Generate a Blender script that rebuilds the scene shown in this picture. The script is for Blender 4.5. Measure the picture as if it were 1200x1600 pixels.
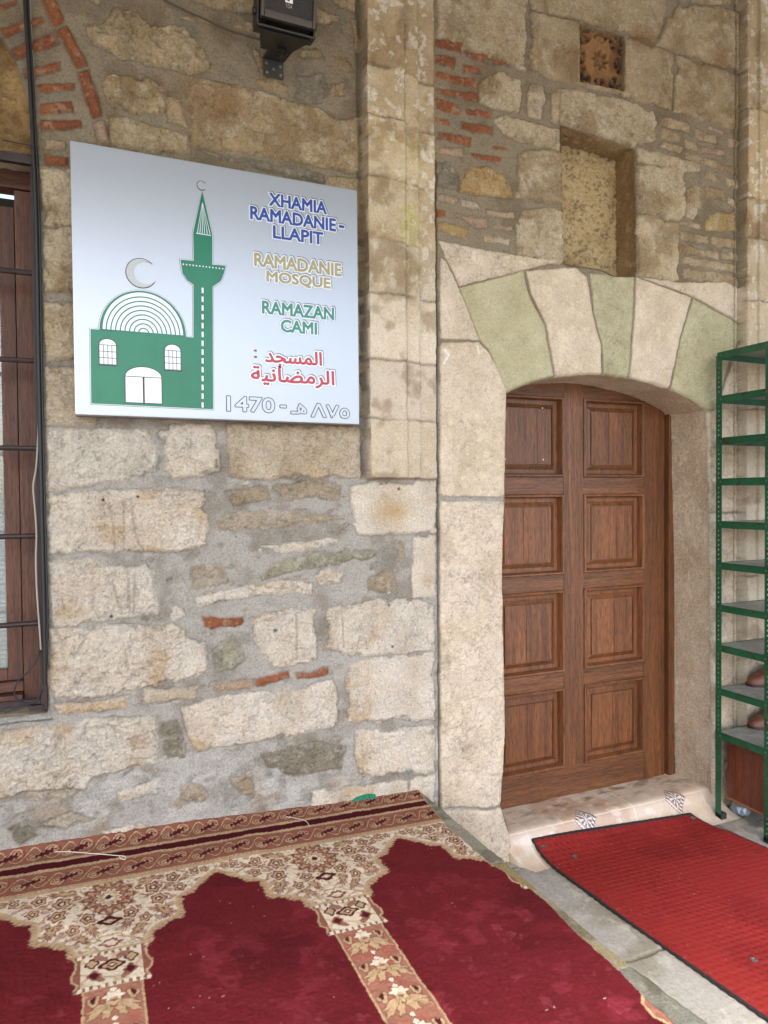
import bpy, math, random
import numpy as np
R = math.radians
random.seed(7)
for o in list(bpy.data.objects):
    bpy.data.objects.remove(o)
SC = bpy.context.scene
COL = SC.collection

# ------------------------------------------------------------------ camera
FPX, YAW, PITCH, ROLL, DIST, EYE = 1085.0, R(23), R(-1.3), R(0.5), 2.75, 1.72
fw = np.array([math.sin(YAW)*math.cos(PITCH), math.cos(YAW)*math.cos(PITCH), math.sin(PITCH)])
r0 = np.array([math.cos(YAW), -math.sin(YAW), 0.0]); u0 = np.cross(r0, fw)
cr = r0*math.cos(ROLL) - u0*math.sin(ROLL); cu = r0*math.sin(ROLL) + u0*math.cos(ROLL)
CAM = np.array([0.0, -DIST, EYE])
cd = bpy.data.cameras.new('camera'); cam = bpy.data.objects.new('camera', cd); COL.objects.link(cam)
from mathutils import Matrix, Vector
cam.matrix_world = Matrix(((cr[0], cu[0], -fw[0], CAM[0]), (cr[1], cu[1], -fw[1], CAM[1]), (cr[2], cu[2], -fw[2], CAM[2]), (0, 0, 0, 1)))
cd.sensor_fit = 'HORIZONTAL'; cd.sensor_width = 36.0; cd.lens = 36.0*FPX/1200.0
cd.clip_start = 0.05; cd.clip_end = 500.0
SC.camera = cam

# ------------------------------------------------------------------ light
SUN_EL, SUN_AZ = R(50), R(205)          # azimuth from +Y (north) clockwise: in front of the wall, to the left
w = bpy.data.worlds.new('World'); SC.world = w; w.use_nodes = True
nt = w.node_tree
sky = nt.nodes.new('ShaderNodeTexSky'); sky.sky_type = 'NISHITA'; sky.sun_disc = False
sky.sun_elevation = SUN_EL; sky.sun_rotation = SUN_AZ
sky.air_density = 1.0; sky.dust_density = 3.0; sky.ozone_density = 1.0
bg = nt.nodes['Background']; bg.inputs['Strength'].default_value = 0.15
nt.links.new(sky.outputs[0], bg.inputs['Color'])
sl = bpy.data.lights.new('sun', 'SUN'); sl.energy = 1.5; sl.angle = R(12); sl.color = (1.0, 0.965, 0.92)
so = bpy.data.objects.new('sun', sl); COL.objects.link(so)
sd = Vector((math.sin(SUN_AZ)*math.cos(SUN_EL), math.cos(SUN_AZ)*math.cos(SUN_EL), math.sin(SUN_EL)))
so.rotation_euler = sd.to_track_quat('Z', 'Y').to_euler(); so.location = sd*20
SC.view_settings.view_transform = 'Standard'; SC.view_settings.look = 'None'
SC.view_settings.exposure = 2.15; SC.view_settings.gamma = 1.0

# ------------------------------------------------------------------ helpers
def lin(v):
    v = v/255.0
    return v/12.92 if v <= 0.04045 else ((v+0.055)/1.055)**2.4
def sr(r, g, b, k=1.0):
    return np.array([lin(r)*k, lin(g)*k, lin(b)*k])
def onY(px, py, Y=0.0):
    d = fw + cr*(px-600)/FPX - cu*(py-800)/FPX
    return CAM + d*((Y-CAM[1])/d[1])
def onZ(px, py, Z=0.0):
    d = fw + cr*(px-600)/FPX - cu*(py-800)/FPX
    return CAM + d*((Z-CAM[2])/d[2])
def sstep(a, b, x):
    t = np.clip((x-a)/(b-a), 0, 1)
    return t*t*(3-2*t)
def hsh(ix, iy, seed):
    h = (ix.astype(np.int64)*374761393 + iy.astype(np.int64)*668265263 + seed*974711) & 0xFFFFFFFF
    h = ((h ^ (h >> 13))*1274126177) & 0xFFFFFFFF
    return ((h ^ (h >> 16)) & 0xFFFF)/65535.0
def vnoise(x, y, seed=0):
    ix = np.floor(x); iy = np.floor(y); fx = x-ix; fy = y-iy
    ux = fx*fx*fx*(fx*(fx*6-15)+10); uy = fy*fy*fy*(fy*(fy*6-15)+10)
    a = hsh(ix, iy, seed); b = hsh(ix+1, iy, seed); c = hsh(ix, iy+1, seed); d = hsh(ix+1, iy+1, seed)
    return (a+(b-a)*ux+(c-a)*uy+(a-b-c+d)*ux*uy)*2-1
def fbm(x, y, sc, seed=0, octv=4, gain=0.5):
    s = np.zeros_like(x); a = 1.0; f = 1.0/sc; t = 0
    for i in range(octv):
        s += a*vnoise(x*f+i*17.3, y*f-i*9.1, seed+i*31); t += a; a *= gain; f *= 2.03
    return s/t
def polysdf(P, X, Y):
    """signed distance to polygon, positive inside"""
    P = np.asarray(P, float); n = len(P)
    d2 = np.full(X.shape, 1e9); ins = np.zeros(X.shape, bool)
    for i in range(n):
        ax, ay = P[i]; bx, by = P[(i+1) % n]
        ex, ey = bx-ax, by-ay; l2 = ex*ex+ey*ey+1e-12
        t = np.clip(((X-ax)*ex+(Y-ay)*ey)/l2, 0, 1)
        d2 = np.minimum(d2, (X-ax-t*ex)**2+(Y-ay-t*ey)**2)
        if abs(ey) > 1e-12:
            c = (ay > Y) != (by > Y)
            ins ^= c & (X < (bx-ax)*(Y-ay)/ey+ax)
    d = np.sqrt(d2)
    return np.where(ins, d, -d)
def linesdf(P, X, Y):
    d2 = np.full(X.shape, 1e9)
    for (ax, ay), (bx, by) in zip(P[:-1], P[1:]):
        ex, ey = bx-ax, by-ay; l2 = ex*ex+ey*ey+1e-12
        t = np.clip(((X-ax)*ex+(Y-ay)*ey)/l2, 0, 1)
        d2 = np.minimum(d2, (X-ax-t*ex)**2+(Y-ay-t*ey)**2)
    return np.sqrt(d2)
def mixc(c, col, m):
    c += (np.asarray(col)-c)*m[..., None]

# ---- objects
def thing(name, label, cat, loc=(0, 0, 0), group=None):
    o = bpy.data.objects.new(name, None); COL.objects.link(o); o.location = loc
    o.empty_display_size = 0.1
    o['label'] = label; o['category'] = cat
    if group: o['group'] = group
    return o
def tag(o, label, cat, group=None):
    o['label'] = label; o['category'] = cat
    if group: o['group'] = group
    return o
def root_of(o):
    v = Vector((0, 0, 0))
    while o is not None:
        v += o.location; o = o.parent
    return v
def link(name, me, mats, parent=None):
    o = bpy.data.objects.new(name, me); COL.objects.link(o)
    for m in (mats if isinstance(mats, (list, tuple)) else [mats]): me.materials.append(m)
    if parent is not None:
        o.parent = parent; o.location = -root_of(parent)
    return o
def structure(o):
    o['kind'] = 'structure'; return o
def raw_mesh(name, V, Fq, col=None, smooth=True):
    """V (n,3) float, Fq (m,4) int"""
    me = bpy.data.meshes.new(name); n, m = len(V), len(Fq)
    me.vertices.add(n); me.vertices.foreach_set('co', np.ascontiguousarray(V, np.float32).ravel())
    me.loops.add(m*4); me.loops.foreach_set('vertex_index', np.ascontiguousarray(Fq, np.int32).ravel())
    me.polygons.add(m)
    me.polygons.foreach_set('loop_start', np.arange(0, m*4, 4, dtype=np.int32))
    me.polygons.foreach_set('use_smooth', np.full(m, smooth, bool))
    me.update(calc_edges=True)
    if col is not None:
        a = me.color_attributes.new('Col', 'FLOAT_COLOR', 'POINT')
        c = np.ones((n, 4), np.float32); c[:, :3] = np.clip(col, 0, 1)
        a.data.foreach_set('color', c.ravel())
    me.validate()
    return me
def grid_faces(ny, nx):
    i = np.arange(ny*nx).reshape(ny, nx)
    return np.stack([i[:-1, :-1], i[:-1, 1:], i[1:, 1:], i[1:, :-1]], -1)
def grid_mesh(name, P, col=None, keep=None, flip=False):
    ny, nx = P.shape[:2]; Fq = grid_faces(ny, nx)
    if flip: Fq = Fq[..., ::-1]
    Fq = Fq.reshape(-1, 4)
    if keep is not None: Fq = Fq[keep.ravel()]
    used = np.unique(Fq); mp = np.full(ny*nx, -1, np.int64); mp[used] = np.arange(len(used))
    V = P.reshape(-1, 3)[used]
    return raw_mesh(name, V, mp[Fq], None if col is None else col.reshape(-1, 3)[used])
class MB:
    def __init__(s): s.v = []; s.f = []; s.mi = []; s.bv = False
    def add(s, vs, fs, mi=0):
        b = len(s.v); s.v += [tuple(map(float, p)) for p in vs]; s.f += [tuple(i+b for i in f) for f in fs]; s.mi += [mi]*len(fs)
    def box(s, x0, x1, y0, y1, z0, z1, mi=0, bev=0.0):
        if bev <= 0:
            vs = [(x, y, z) for z in (z0, z1) for y in (y0, y1) for x in (x0, x1)]
            s.add(vs, [(0, 2, 3, 1), (4, 5, 7, 6), (0, 1, 5, 4), (2, 6, 7, 3), (0, 4, 6, 2), (1, 3, 7, 5)], mi); return
        import bmesh
        s.bv = True
        bm = bmesh.new(); bmesh.ops.create_cube(bm, size=1.0)
        for v in bm.verts:
            v.co = Vector(((x0+x1)/2+v.co.x*(x1-x0), (y0+y1)/2+v.co.y*(y1-y0), (z0+z1)/2+v.co.z*(z1-z0)))
        bmesh.ops.bevel(bm, geom=bm.edges[:], offset=bev, segments=2, affect='EDGES', profile=0.6)
        bm.verts.index_update()
        s.add([v.co for v in bm.verts], [[v.index for v in f.verts] for f in bm.faces], mi); bm.free()
    def tube(s, pts, r, n=8, mi=0, cap=True):
        pts = [Vector(p) for p in pts]; N = len(pts)
        rs = r if isinstance(r, (list, tuple)) else [r]*N
        t0 = (pts[1]-pts[0]).normalized(); a = t0.orthogonal().normalized()
        vs = []
        for i, p in enumerate(pts):
            t = (pts[min(i+1, N-1)]-pts[max(i-1, 0)]).normalized()
            a = (a-t*a.dot(t)).normalized(); b = t.cross(a)
            for k in range(n):
                q = 2*math.pi*k/n
                vs.append(p+(a*math.cos(q)+b*math.sin(q))*rs[i])
        fs = [(i*n+k, i*n+(k+1) % n, (i+1)*n+(k+1) % n, (i+1)*n+k) for i in range(N-1) for k in range(n)]
        if cap: fs += [tuple(range(n))[::-1], tuple(range((N-1)*n, N*n))]
        s.add(vs, fs, mi)
    def prism(s, poly, ax, d0, d1, mi=0):
        """poly in the two other axes, extruded along axis ax between d0 and d1"""
        n = len(poly)
        def P(a, b, d): return (d, a, b) if ax == 'x' else ((a, d, b) if ax == 'y' else (a, b, d))
        vs = [P(a, b, d0) for a, b in poly]+[P(a, b, d1) for a, b in poly]
        fs = [tuple(range(n)), tuple(range(n, 2*n))[::-1]]+[(i, i+n, (i+1) % n+n, (i+1) % n) for i in range(n)]
        s.add(vs, fs, mi)
    def obj(s, name, mats, parent=None, smooth=True, angle=35, recalc=True):
        me = bpy.data.meshes.new(name); me.from_pydata(s.v, [], s.f)
        mats = mats if isinstance(mats, (list, tuple)) else [mats]
        me.polygons.foreach_set('material_index', s.mi)
        if recalc:
            import bmesh
            bm = bmesh.new(); bm.from_mesh(me); bmesh.ops.recalc_face_normals(bm, faces=bm.faces[:]); bm.to_mesh(me); bm.free()
        if smooth:
            me.polygons.foreach_set('use_smooth', [True]*len(me.polygons))
            me.set_sharp_from_angle(angle=R(angle))
        me.update()
        o = link(name, me, mats, parent)
        if smooth and s.bv:
            wn = o.modifiers.new('weighted', 'WEIGHTED_NORMAL'); wn.keep_sharp = True
        return o
def smooth_path(pts, k=8):
    pts = [np.array(p, float) for p in pts]; out = []
    for i in range(len(pts)-1):
        p0 = pts[max(i-1, 0)]; p1 = pts[i]; p2 = pts[i+1]; p3 = pts[min(i+2, len(pts)-1)]
        for j in range(k):
            t = j/k
            out.append(0.5*((2*p1)+(-p0+p2)*t+(2*p0-5*p1+4*p2-p3)*t*t+(-p0+3*p1-3*p2+p3)*t**3))
    out.append(pts[-1]); return out

# ---- materials
def newmat(name):
    m = bpy.data.materials.new(name); m.use_nodes = True
    return m, m.node_tree, m.node_tree.nodes['Principled BSDF']
def nd(nt, typ, **kw):
    n = nt.nodes.new(typ)
    for k, v in kw.items(): setattr(n, k, v)
    return n
def noise(nt, vec, scale, detail=4, rough=0.6, dist=0.0):
    n = nd(nt, 'ShaderNodeTexNoise'); n.inputs['Scale'].default_value = scale; n.inputs['Detail'].default_value = detail
    n.inputs['Roughness'].default_value = rough; n.inputs['Distortion'].default_value = dist
    nt.links.new(vec, n.inputs['Vector']); return n.outputs['Fac']
def ramp(nt, fac, stops):
    n = nd(nt, 'ShaderNodeValToRGB'); e = n.color_ramp.elements
    while len(e) < len(stops): e.new(0.5)
    for q, (p, c) in zip(e, stops):
        q.position = p; q.color = (*(c if hasattr(c, '__len__') else (c, c, c)), 1)
    nt.links.new(fac, n.inputs['Fac']); return n.outputs['Color']
def mul(nt, a, b, fac=1.0, mode='MULTIPLY'):
    n = nd(nt, 'ShaderNodeMix', data_type='RGBA', blend_type=mode)
    for k, v in ((0, fac), (6, a), (7, b)):
        if hasattr(v, 'is_output'): nt.links.new(v, n.inputs[k])
        else: n.inputs[k].default_value = v if k == 0 else (*v[:3], 1)
    return n.outputs[2]
def bump(nt, h, strength, dist, prev=None):
    n = nd(nt, 'ShaderNodeBump'); n.inputs['Strength'].default_value = strength; n.inputs['Distance'].default_value = dist
    nt.links.new(h, n.inputs['Height'])
    if prev is not None: nt.links.new(prev, n.inputs['Normal'])
    return n.outputs['Normal']
def objco(nt, scale=None):
    t = nd(nt, 'ShaderNodeTexCoord').outputs['Object']
    if scale is None: return t
    m = nd(nt, 'ShaderNodeMapping'); m.inputs['Scale'].default_value = scale; nt.links.new(t, m.inputs['Vector'])
    return m.outputs['Vector']
def plain(name, col, rough=0.5, metal=0.0, var=0.0, vscale=20, bmp=0.0, bscale=150, coat=0.0):
    m, nt, b = newmat(name); b.inputs['Roughness'].default_value = rough; b.inputs['Metallic'].default_value = metal
    b.inputs['Base Color'].default_value = (*col, 1)
    v = objco(nt)
    if var > 0:
        c = mul(nt, tuple(col), ramp(nt, noise(nt, v, vscale, 6, 0.65), [(0.3, 1-var), (0.7, 1+var)]))
        nt.links.new(c, b.inputs['Base Color'])
    if bmp > 0: nt.links.new(bump(nt, noise(nt, v, bscale, 6, 0.7), bmp, 0.003), b.inputs['Normal'])
    b.inputs['Coat Weight'].default_value = coat
    return m
def vcol_mat(name, rough=0.9, speck=0.25, sscale=170, bmp=0.6, bdist=0.004, fine=500, spec=0.3, pits=True):
    m, nt, b = newmat(name); b.inputs['Roughness'].default_value = rough; b.inputs['Specular IOR Level'].default_value = spec
    a = nd(nt, 'ShaderNodeVertexColor', layer_name='Col').outputs['Color']
    v = objco(nt)
    n1 = noise(nt, v, sscale, 8, 0.72, 0.4); n2 = noise(nt, v, fine, 4, 0.7)
    c = mul(nt, a, ramp(nt, n1, [(0.30, 1-speck*1.5), (0.45, 1-speck*0.2), (0.62, 1+speck*0.55)]))
    c = mul(nt, c, ramp(nt, n2, [(0.3, 1-speck*0.7), (0.7, 1+speck*0.5)]))
    h = n1
    if pits:
        n3 = noise(nt, v, sscale*0.45, 5, 0.6, 1.2)
        c = mul(nt, c, ramp(nt, n3, [(0.27, 0.55), (0.36, 1.0)]), 0.6)
    nt.links.new(c, b.inputs['Base Color'])
    nn = bump(nt, h, bmp, bdist)
    nn = bump(nt, n2, bmp*0.6, bdist*0.35, nn)
    nt.links.new(nn, b.inputs['Normal'])
    return m
M = {}
M['stone'] = vcol_mat('weathered_limestone', 0.92, 0.32, 125, 1.0, 0.011, 380)
M['dressed'] = vcol_mat('dressed_limestone', 0.9, 0.25, 150, 0.8, 0.007, 420)
M['render'] = vcol_mat('rough_render', 0.95, 0.34, 90, 1.0, 0.012, 300)
M['floor'] = vcol_mat('floor_concrete', 0.8, 0.22, 60, 0.5, 0.004, 350)
M['carpet'] = vcol_mat('carpet_pile', 0.98, 0.16, 260, 0.7, 0.004, 700, 0.1, False)
M['mat'] = vcol_mat('red_mat_fibre', 0.97, 0.2, 330, 0.8, 0.003, 900, 0.1, False)
M['tile'] = vcol_mat('glazed_tile', 0.28, 0.08, 25, 0.06, 0.002, 200, 0.5, False)
def wood(name, base, dark, grain='z', rough=0.5, coat=0.12):
    m, nt, b = newmat(name); b.inputs['Roughness'].default_value = rough; b.inputs['Coat Weight'].default_value = coat
    b.inputs['Coat Roughness'].default_value = 0.35
    lo, hi = 5.0, 115.0
    sc = (hi, hi, lo) if grain == 'z' else ((lo, hi, hi) if grain == 'x' else (hi, lo, hi))
    v1 = objco(nt, sc); v0 = objco(nt, tuple(q*0.12 for q in sc)); v2 = objco(nt, tuple(q*4.5 for q in sc))
    n1 = noise(nt, v1, 1.0, 5, 0.6, 0.8); n0 = noise(nt, v0, 1.0, 4, 0.6, 1.5); n2 = noise(nt, v2, 1.0, 3, 0.6)
    c = ramp(nt, n1, [(0.24, dark), (0.5, base), (0.76, tuple(min(1, q*1.3) for q in base))])
    c = mul(nt, c, ramp(nt, n0, [(0.3, (0.60, 0.56, 0.54)), (0.7, (1.32, 1.25, 1.12))]))
    c = mul(nt, c, ramp(nt, n2, [(0.36, 0.26), (0.48, 1.0), (0.7, 1.15)]))
    nt.links.new(c, b.inputs['Base Color'])
    nt.links.new(bump(nt, n2, 0.45, 0.0015, bump(nt, n1, 0.3, 0.002)), b.inputs['Normal'])
    return m
DB = tuple(sr(120, 76, 43, .80)); DD = tuple(sr(62, 39, 24, .72))
M['wood_v'] = wood('oak_upright', DB, DD, 'z'); M['wood_h'] = wood('oak_crosswise', DB, DD, 'x')
WB = tuple(sr(96, 60, 44, .9)); WD = tuple(sr(58, 36, 28, 1.0))
M['win_v'] = wood('window_wood_upright', WB, WD, 'z', 0.6, 0.0); M['win_h'] = wood('window_wood_crosswise', WB, WD, 'x', 0.6, 0.0)
M['iron'] = plain('dark_iron', sr(52, 40, 40), 0.55, 0.3, 0.3, 30, 0.3, 120)
M['black'] = plain('black_plastic', sr(30, 28, 27), 0.45, 0.0, 0.2, 40)
M['blackcable'] = plain('black_cable', sr(24, 23, 25), 0.5)
M['whitecable'] = plain('pale_cable', sr(168, 162, 150, .8), 0.5)
# ------------------------------------------------------------------ ground, platform, portico roof
def ground_patch(name, x0, x1, y0, y1, res):
    X, Y = np.meshgrid(np.arange(x0, x1+res/2, res), np.arange(y0, y1+res/2, res))
    c = np.empty(X.shape+(3,)); c[:] = sr(176, 172, 164, 0.74)
    n = fbm(X, Y, 0.35, 3, 5); n2 = fbm(X, Y, 0.06, 8, 5, 0.6)
    mixc(c, sr(150, 142, 124, 0.7), sstep(0.0, 0.35, n)*0.8)
    mixc(c, sr(196, 192, 182, 0.75), sstep(0.05, 0.4, n2)*0.6)
    z = 0.004*n+0.003*n2
    # flagstone joints and cracks
    wx = X+0.03*fbm(X, Y, 0.25, 21); wy = Y+0.03*fbm(X, Y, 0.25, 22)
    j = np.minimum(np.abs(((wy+0.42) % 0.72)-0.36), np.abs(((wx-1.55+0.3*np.floor((wy+0.42)/0.72)) % 0.95)-0.475))
    jm = 1-sstep(0.002, 0.012, j+0.004*fbm(X, Y, 0.03, 23))
    z -= 0.006*jm; mixc(c, sr(105, 98, 84, 0.6), jm*0.75)
    cr_ = 1-sstep(0.0, 0.018, np.abs(fbm(X, Y, 0.9, 31, 6, .55)))
    cr_ *= sstep(0.1, 0.3, fbm(X, Y, 0.5, 35, 2)); z -= 0.003*cr_; mixc(c, sr(120, 112, 98, 0.65), cr_*0.4)
    dirt = sstep(0.0, 0.5, fbm(X, Y, 0.14, 41, 5))*sstep(2.6, 3.3, X+0.4*Y)
    mixc(c, sr(92, 94, 84, 0.55), dirt*0.8)
    return c, X, Y, z
c, X, Y, z = ground_patch('pavement', 1.2, 4.6, -2.2, 0.45, 0.006)
pv = link('pavement', grid_mesh('pavement', np.stack([X, Y, z], -1), c), M['floor']); structure(pv)
c, X, Y, z = ground_patch('ground', -60, 60, -90, 30, 1.5)
hole = (X[:-1, :-1] > -1e9)
gm = link('ground', grid_mesh('ground', np.stack([X, Y, np.full_like(X, -0.03)], -1), np.clip(c*1.0+.06, 0, 1)), M['floor']); structure(gm)

def plat_z(x): return 0.41+0.03*(1.35-x)
def coping():
    # stone slabs along the platform's right edge, with a worn outer arris
    xs = np.concatenate([np.arange(1.10, 1.33, 0.006), np.arange(1.33, 1.3601, 0.003), np.full(24, 1.362)])
    zz = np.concatenate([np.zeros(len(xs)-24), np.linspace(-0.006, -0.46, 24)])
    Yv = np.arange(-3.2, 0.02, 0.006)
    U, Yg = np.meshgrid(np.arange(len(xs)), Yv)
    off = np.interp(Yg, [-3.2, -1.509, -1.268, -0.85, -0.645, -0.45, -0.239, 0.02], [1.46, 1.395, 1.366, 1.354, 1.35, 1.345, 1.341, 1.335])-1.362
    Xg = xs[U]+off*np.clip((xs[U]-1.1)/0.25, 0, 1)
    Zg = zz[U]+plat_z(Xg)
    n = fbm(Xg+Zg, Yg, 0.12, 5, 5); n2 = fbm(Xg+Zg*1.3, Yg, 0.03, 6, 4)
    c = np.empty(Xg.shape+(3,)); c[:] = sr(172, 164, 140, 0.72)
    slab = np.digitize(Yg, [-2.3, -1.72, -1.262, -0.85, -0.652, -0.30])
    tints = [sr(170, 164, 148, .7), sr(150, 146, 130, .7), sr(158, 156, 142, .7), sr(186, 170, 128, .72), sr(178, 160, 104, .72), sr(178, 172, 152, .72), sr(142, 136, 112, .7)]
    for i, t in enumerate(tints): mixc(c, t, (slab == i)*0.85)
    mixc(c, sr(196, 190, 172, .75), sstep(0.05, 0.4, n2)*0.5); mixc(c, sr(112, 104, 80, .65), sstep(0.1, 0.45, n)*0.6)
    Zg = Zg+0.003*n+0.0018*n2
    edge = sstep(1.345, 1.362, xs[U])*(zz[U] > -0.02); Zg -= edge*0.008*(0.5+n2)
    Xg = Xg+0.004*n*(zz[U] < -0.01)
    for yj in (-2.3, -1.72, -1.262, -0.85, -0.652, -0.30):
        d = np.abs(Yg-yj+0.02*(Xg-1.3)+0.003*n2); jm = 1-sstep(0.001, 0.006, d)
        mixc(c, sr(205, 200, 186, .7), jm*0.7); Zg -= 0.002*jm
    return link('platform_edge', grid_mesh('platform_edge', np.stack([Xg, Yg, Zg], -1), c), M['stone'])
structure(coping())
b = MB()
b.add([(-6, -3.2, plat_z(-6)-.01), (1.11, -3.2, plat_z(1.11)-.004), (1.11, 0.0, plat_z(1.11)-.004), (-6, 0.0, plat_z(-6)-.01), (-6, -3.2, -.2), (1.11, -3.2, -.2)], [(0, 1, 2, 3), (4, 5, 1, 0)])
structure(b.obj('platform', plain('platform_stone', sr(170, 164, 150, .7), .9, 0, .2, 8), smooth=False))

b = MB()
b.box(-7, 9, -3.9, 0.6, 5.0, 5.3); b.box(-7, 9, -3.9, -3.5, 3.95, 4.99)
for px_ in (-5.6,): b.box(px_-.3, px_+.3, -3.85, -3.45, -.02, 3.94)
structure(b.obj('ceiling', plain('portico_plaster', sr(200, 194, 182, .8), .95, 0, .12, 3), smooth=False))

# ------------------------------------------------------------------ facade
FAC = thing('mosque_facade', 'weathered stone mosque wall of patched rubble and blocks, with arched doorway, pilasters and niche', 'building', (1.2, 0, 0))
KK = 0.78
TINT = {  # base, second tint
 'P': (sr(242, 231, 213, KK), sr(228, 211, 187, KK)),          # pale limestone
 'C': (sr(222, 206, 180, KK), sr(200, 180, 150, KK)),          # cream limestone
 'O': (sr(206, 184, 147, KK), sr(178, 155, 119, KK)),           # ochre, darker limestone
 'Q': (sr(224, 206, 174, KK), sr(200, 178, 142, KK)),          # lighter ochre
 'G': (sr(186, 180, 158, KK), sr(164, 156, 134, KK)),
 'R': (sr(198, 184, 162, KK), sr(176, 156, 128, KK)),          # grey green slate
 'B': (sr(176, 112, 76, KK), sr(152, 92, 64, KK)),              # red brick
 'K': (sr(192, 164, 138, KK), sr(200, 176, 150, KK)),          # faded brick
 'Y': (sr(208, 184, 132, KK), sr(190, 158, 110, KK)),           # yellow stone
 'D': (sr(160, 150, 130, KK), sr(140, 130, 112, KK)),           # dark grey stone
 'T': (sr(208, 186, 152, KK), sr(182, 158, 124, KK)),           # tan rubble
 'V': (sr(204, 197, 164, KK), sr(190, 182, 146, KK)),          # green voussoir
 'N': (sr(232, 216, 194, KK), sr(214, 196, 170, KK)),          # beige voussoir / jamb
}
def W(px, py, Y=0.0):
    p = onY(px, py, Y); return (p[0], p[2])
def parse(s): return [tuple(map(float, q.split(','))) for q in s.split()]
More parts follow.
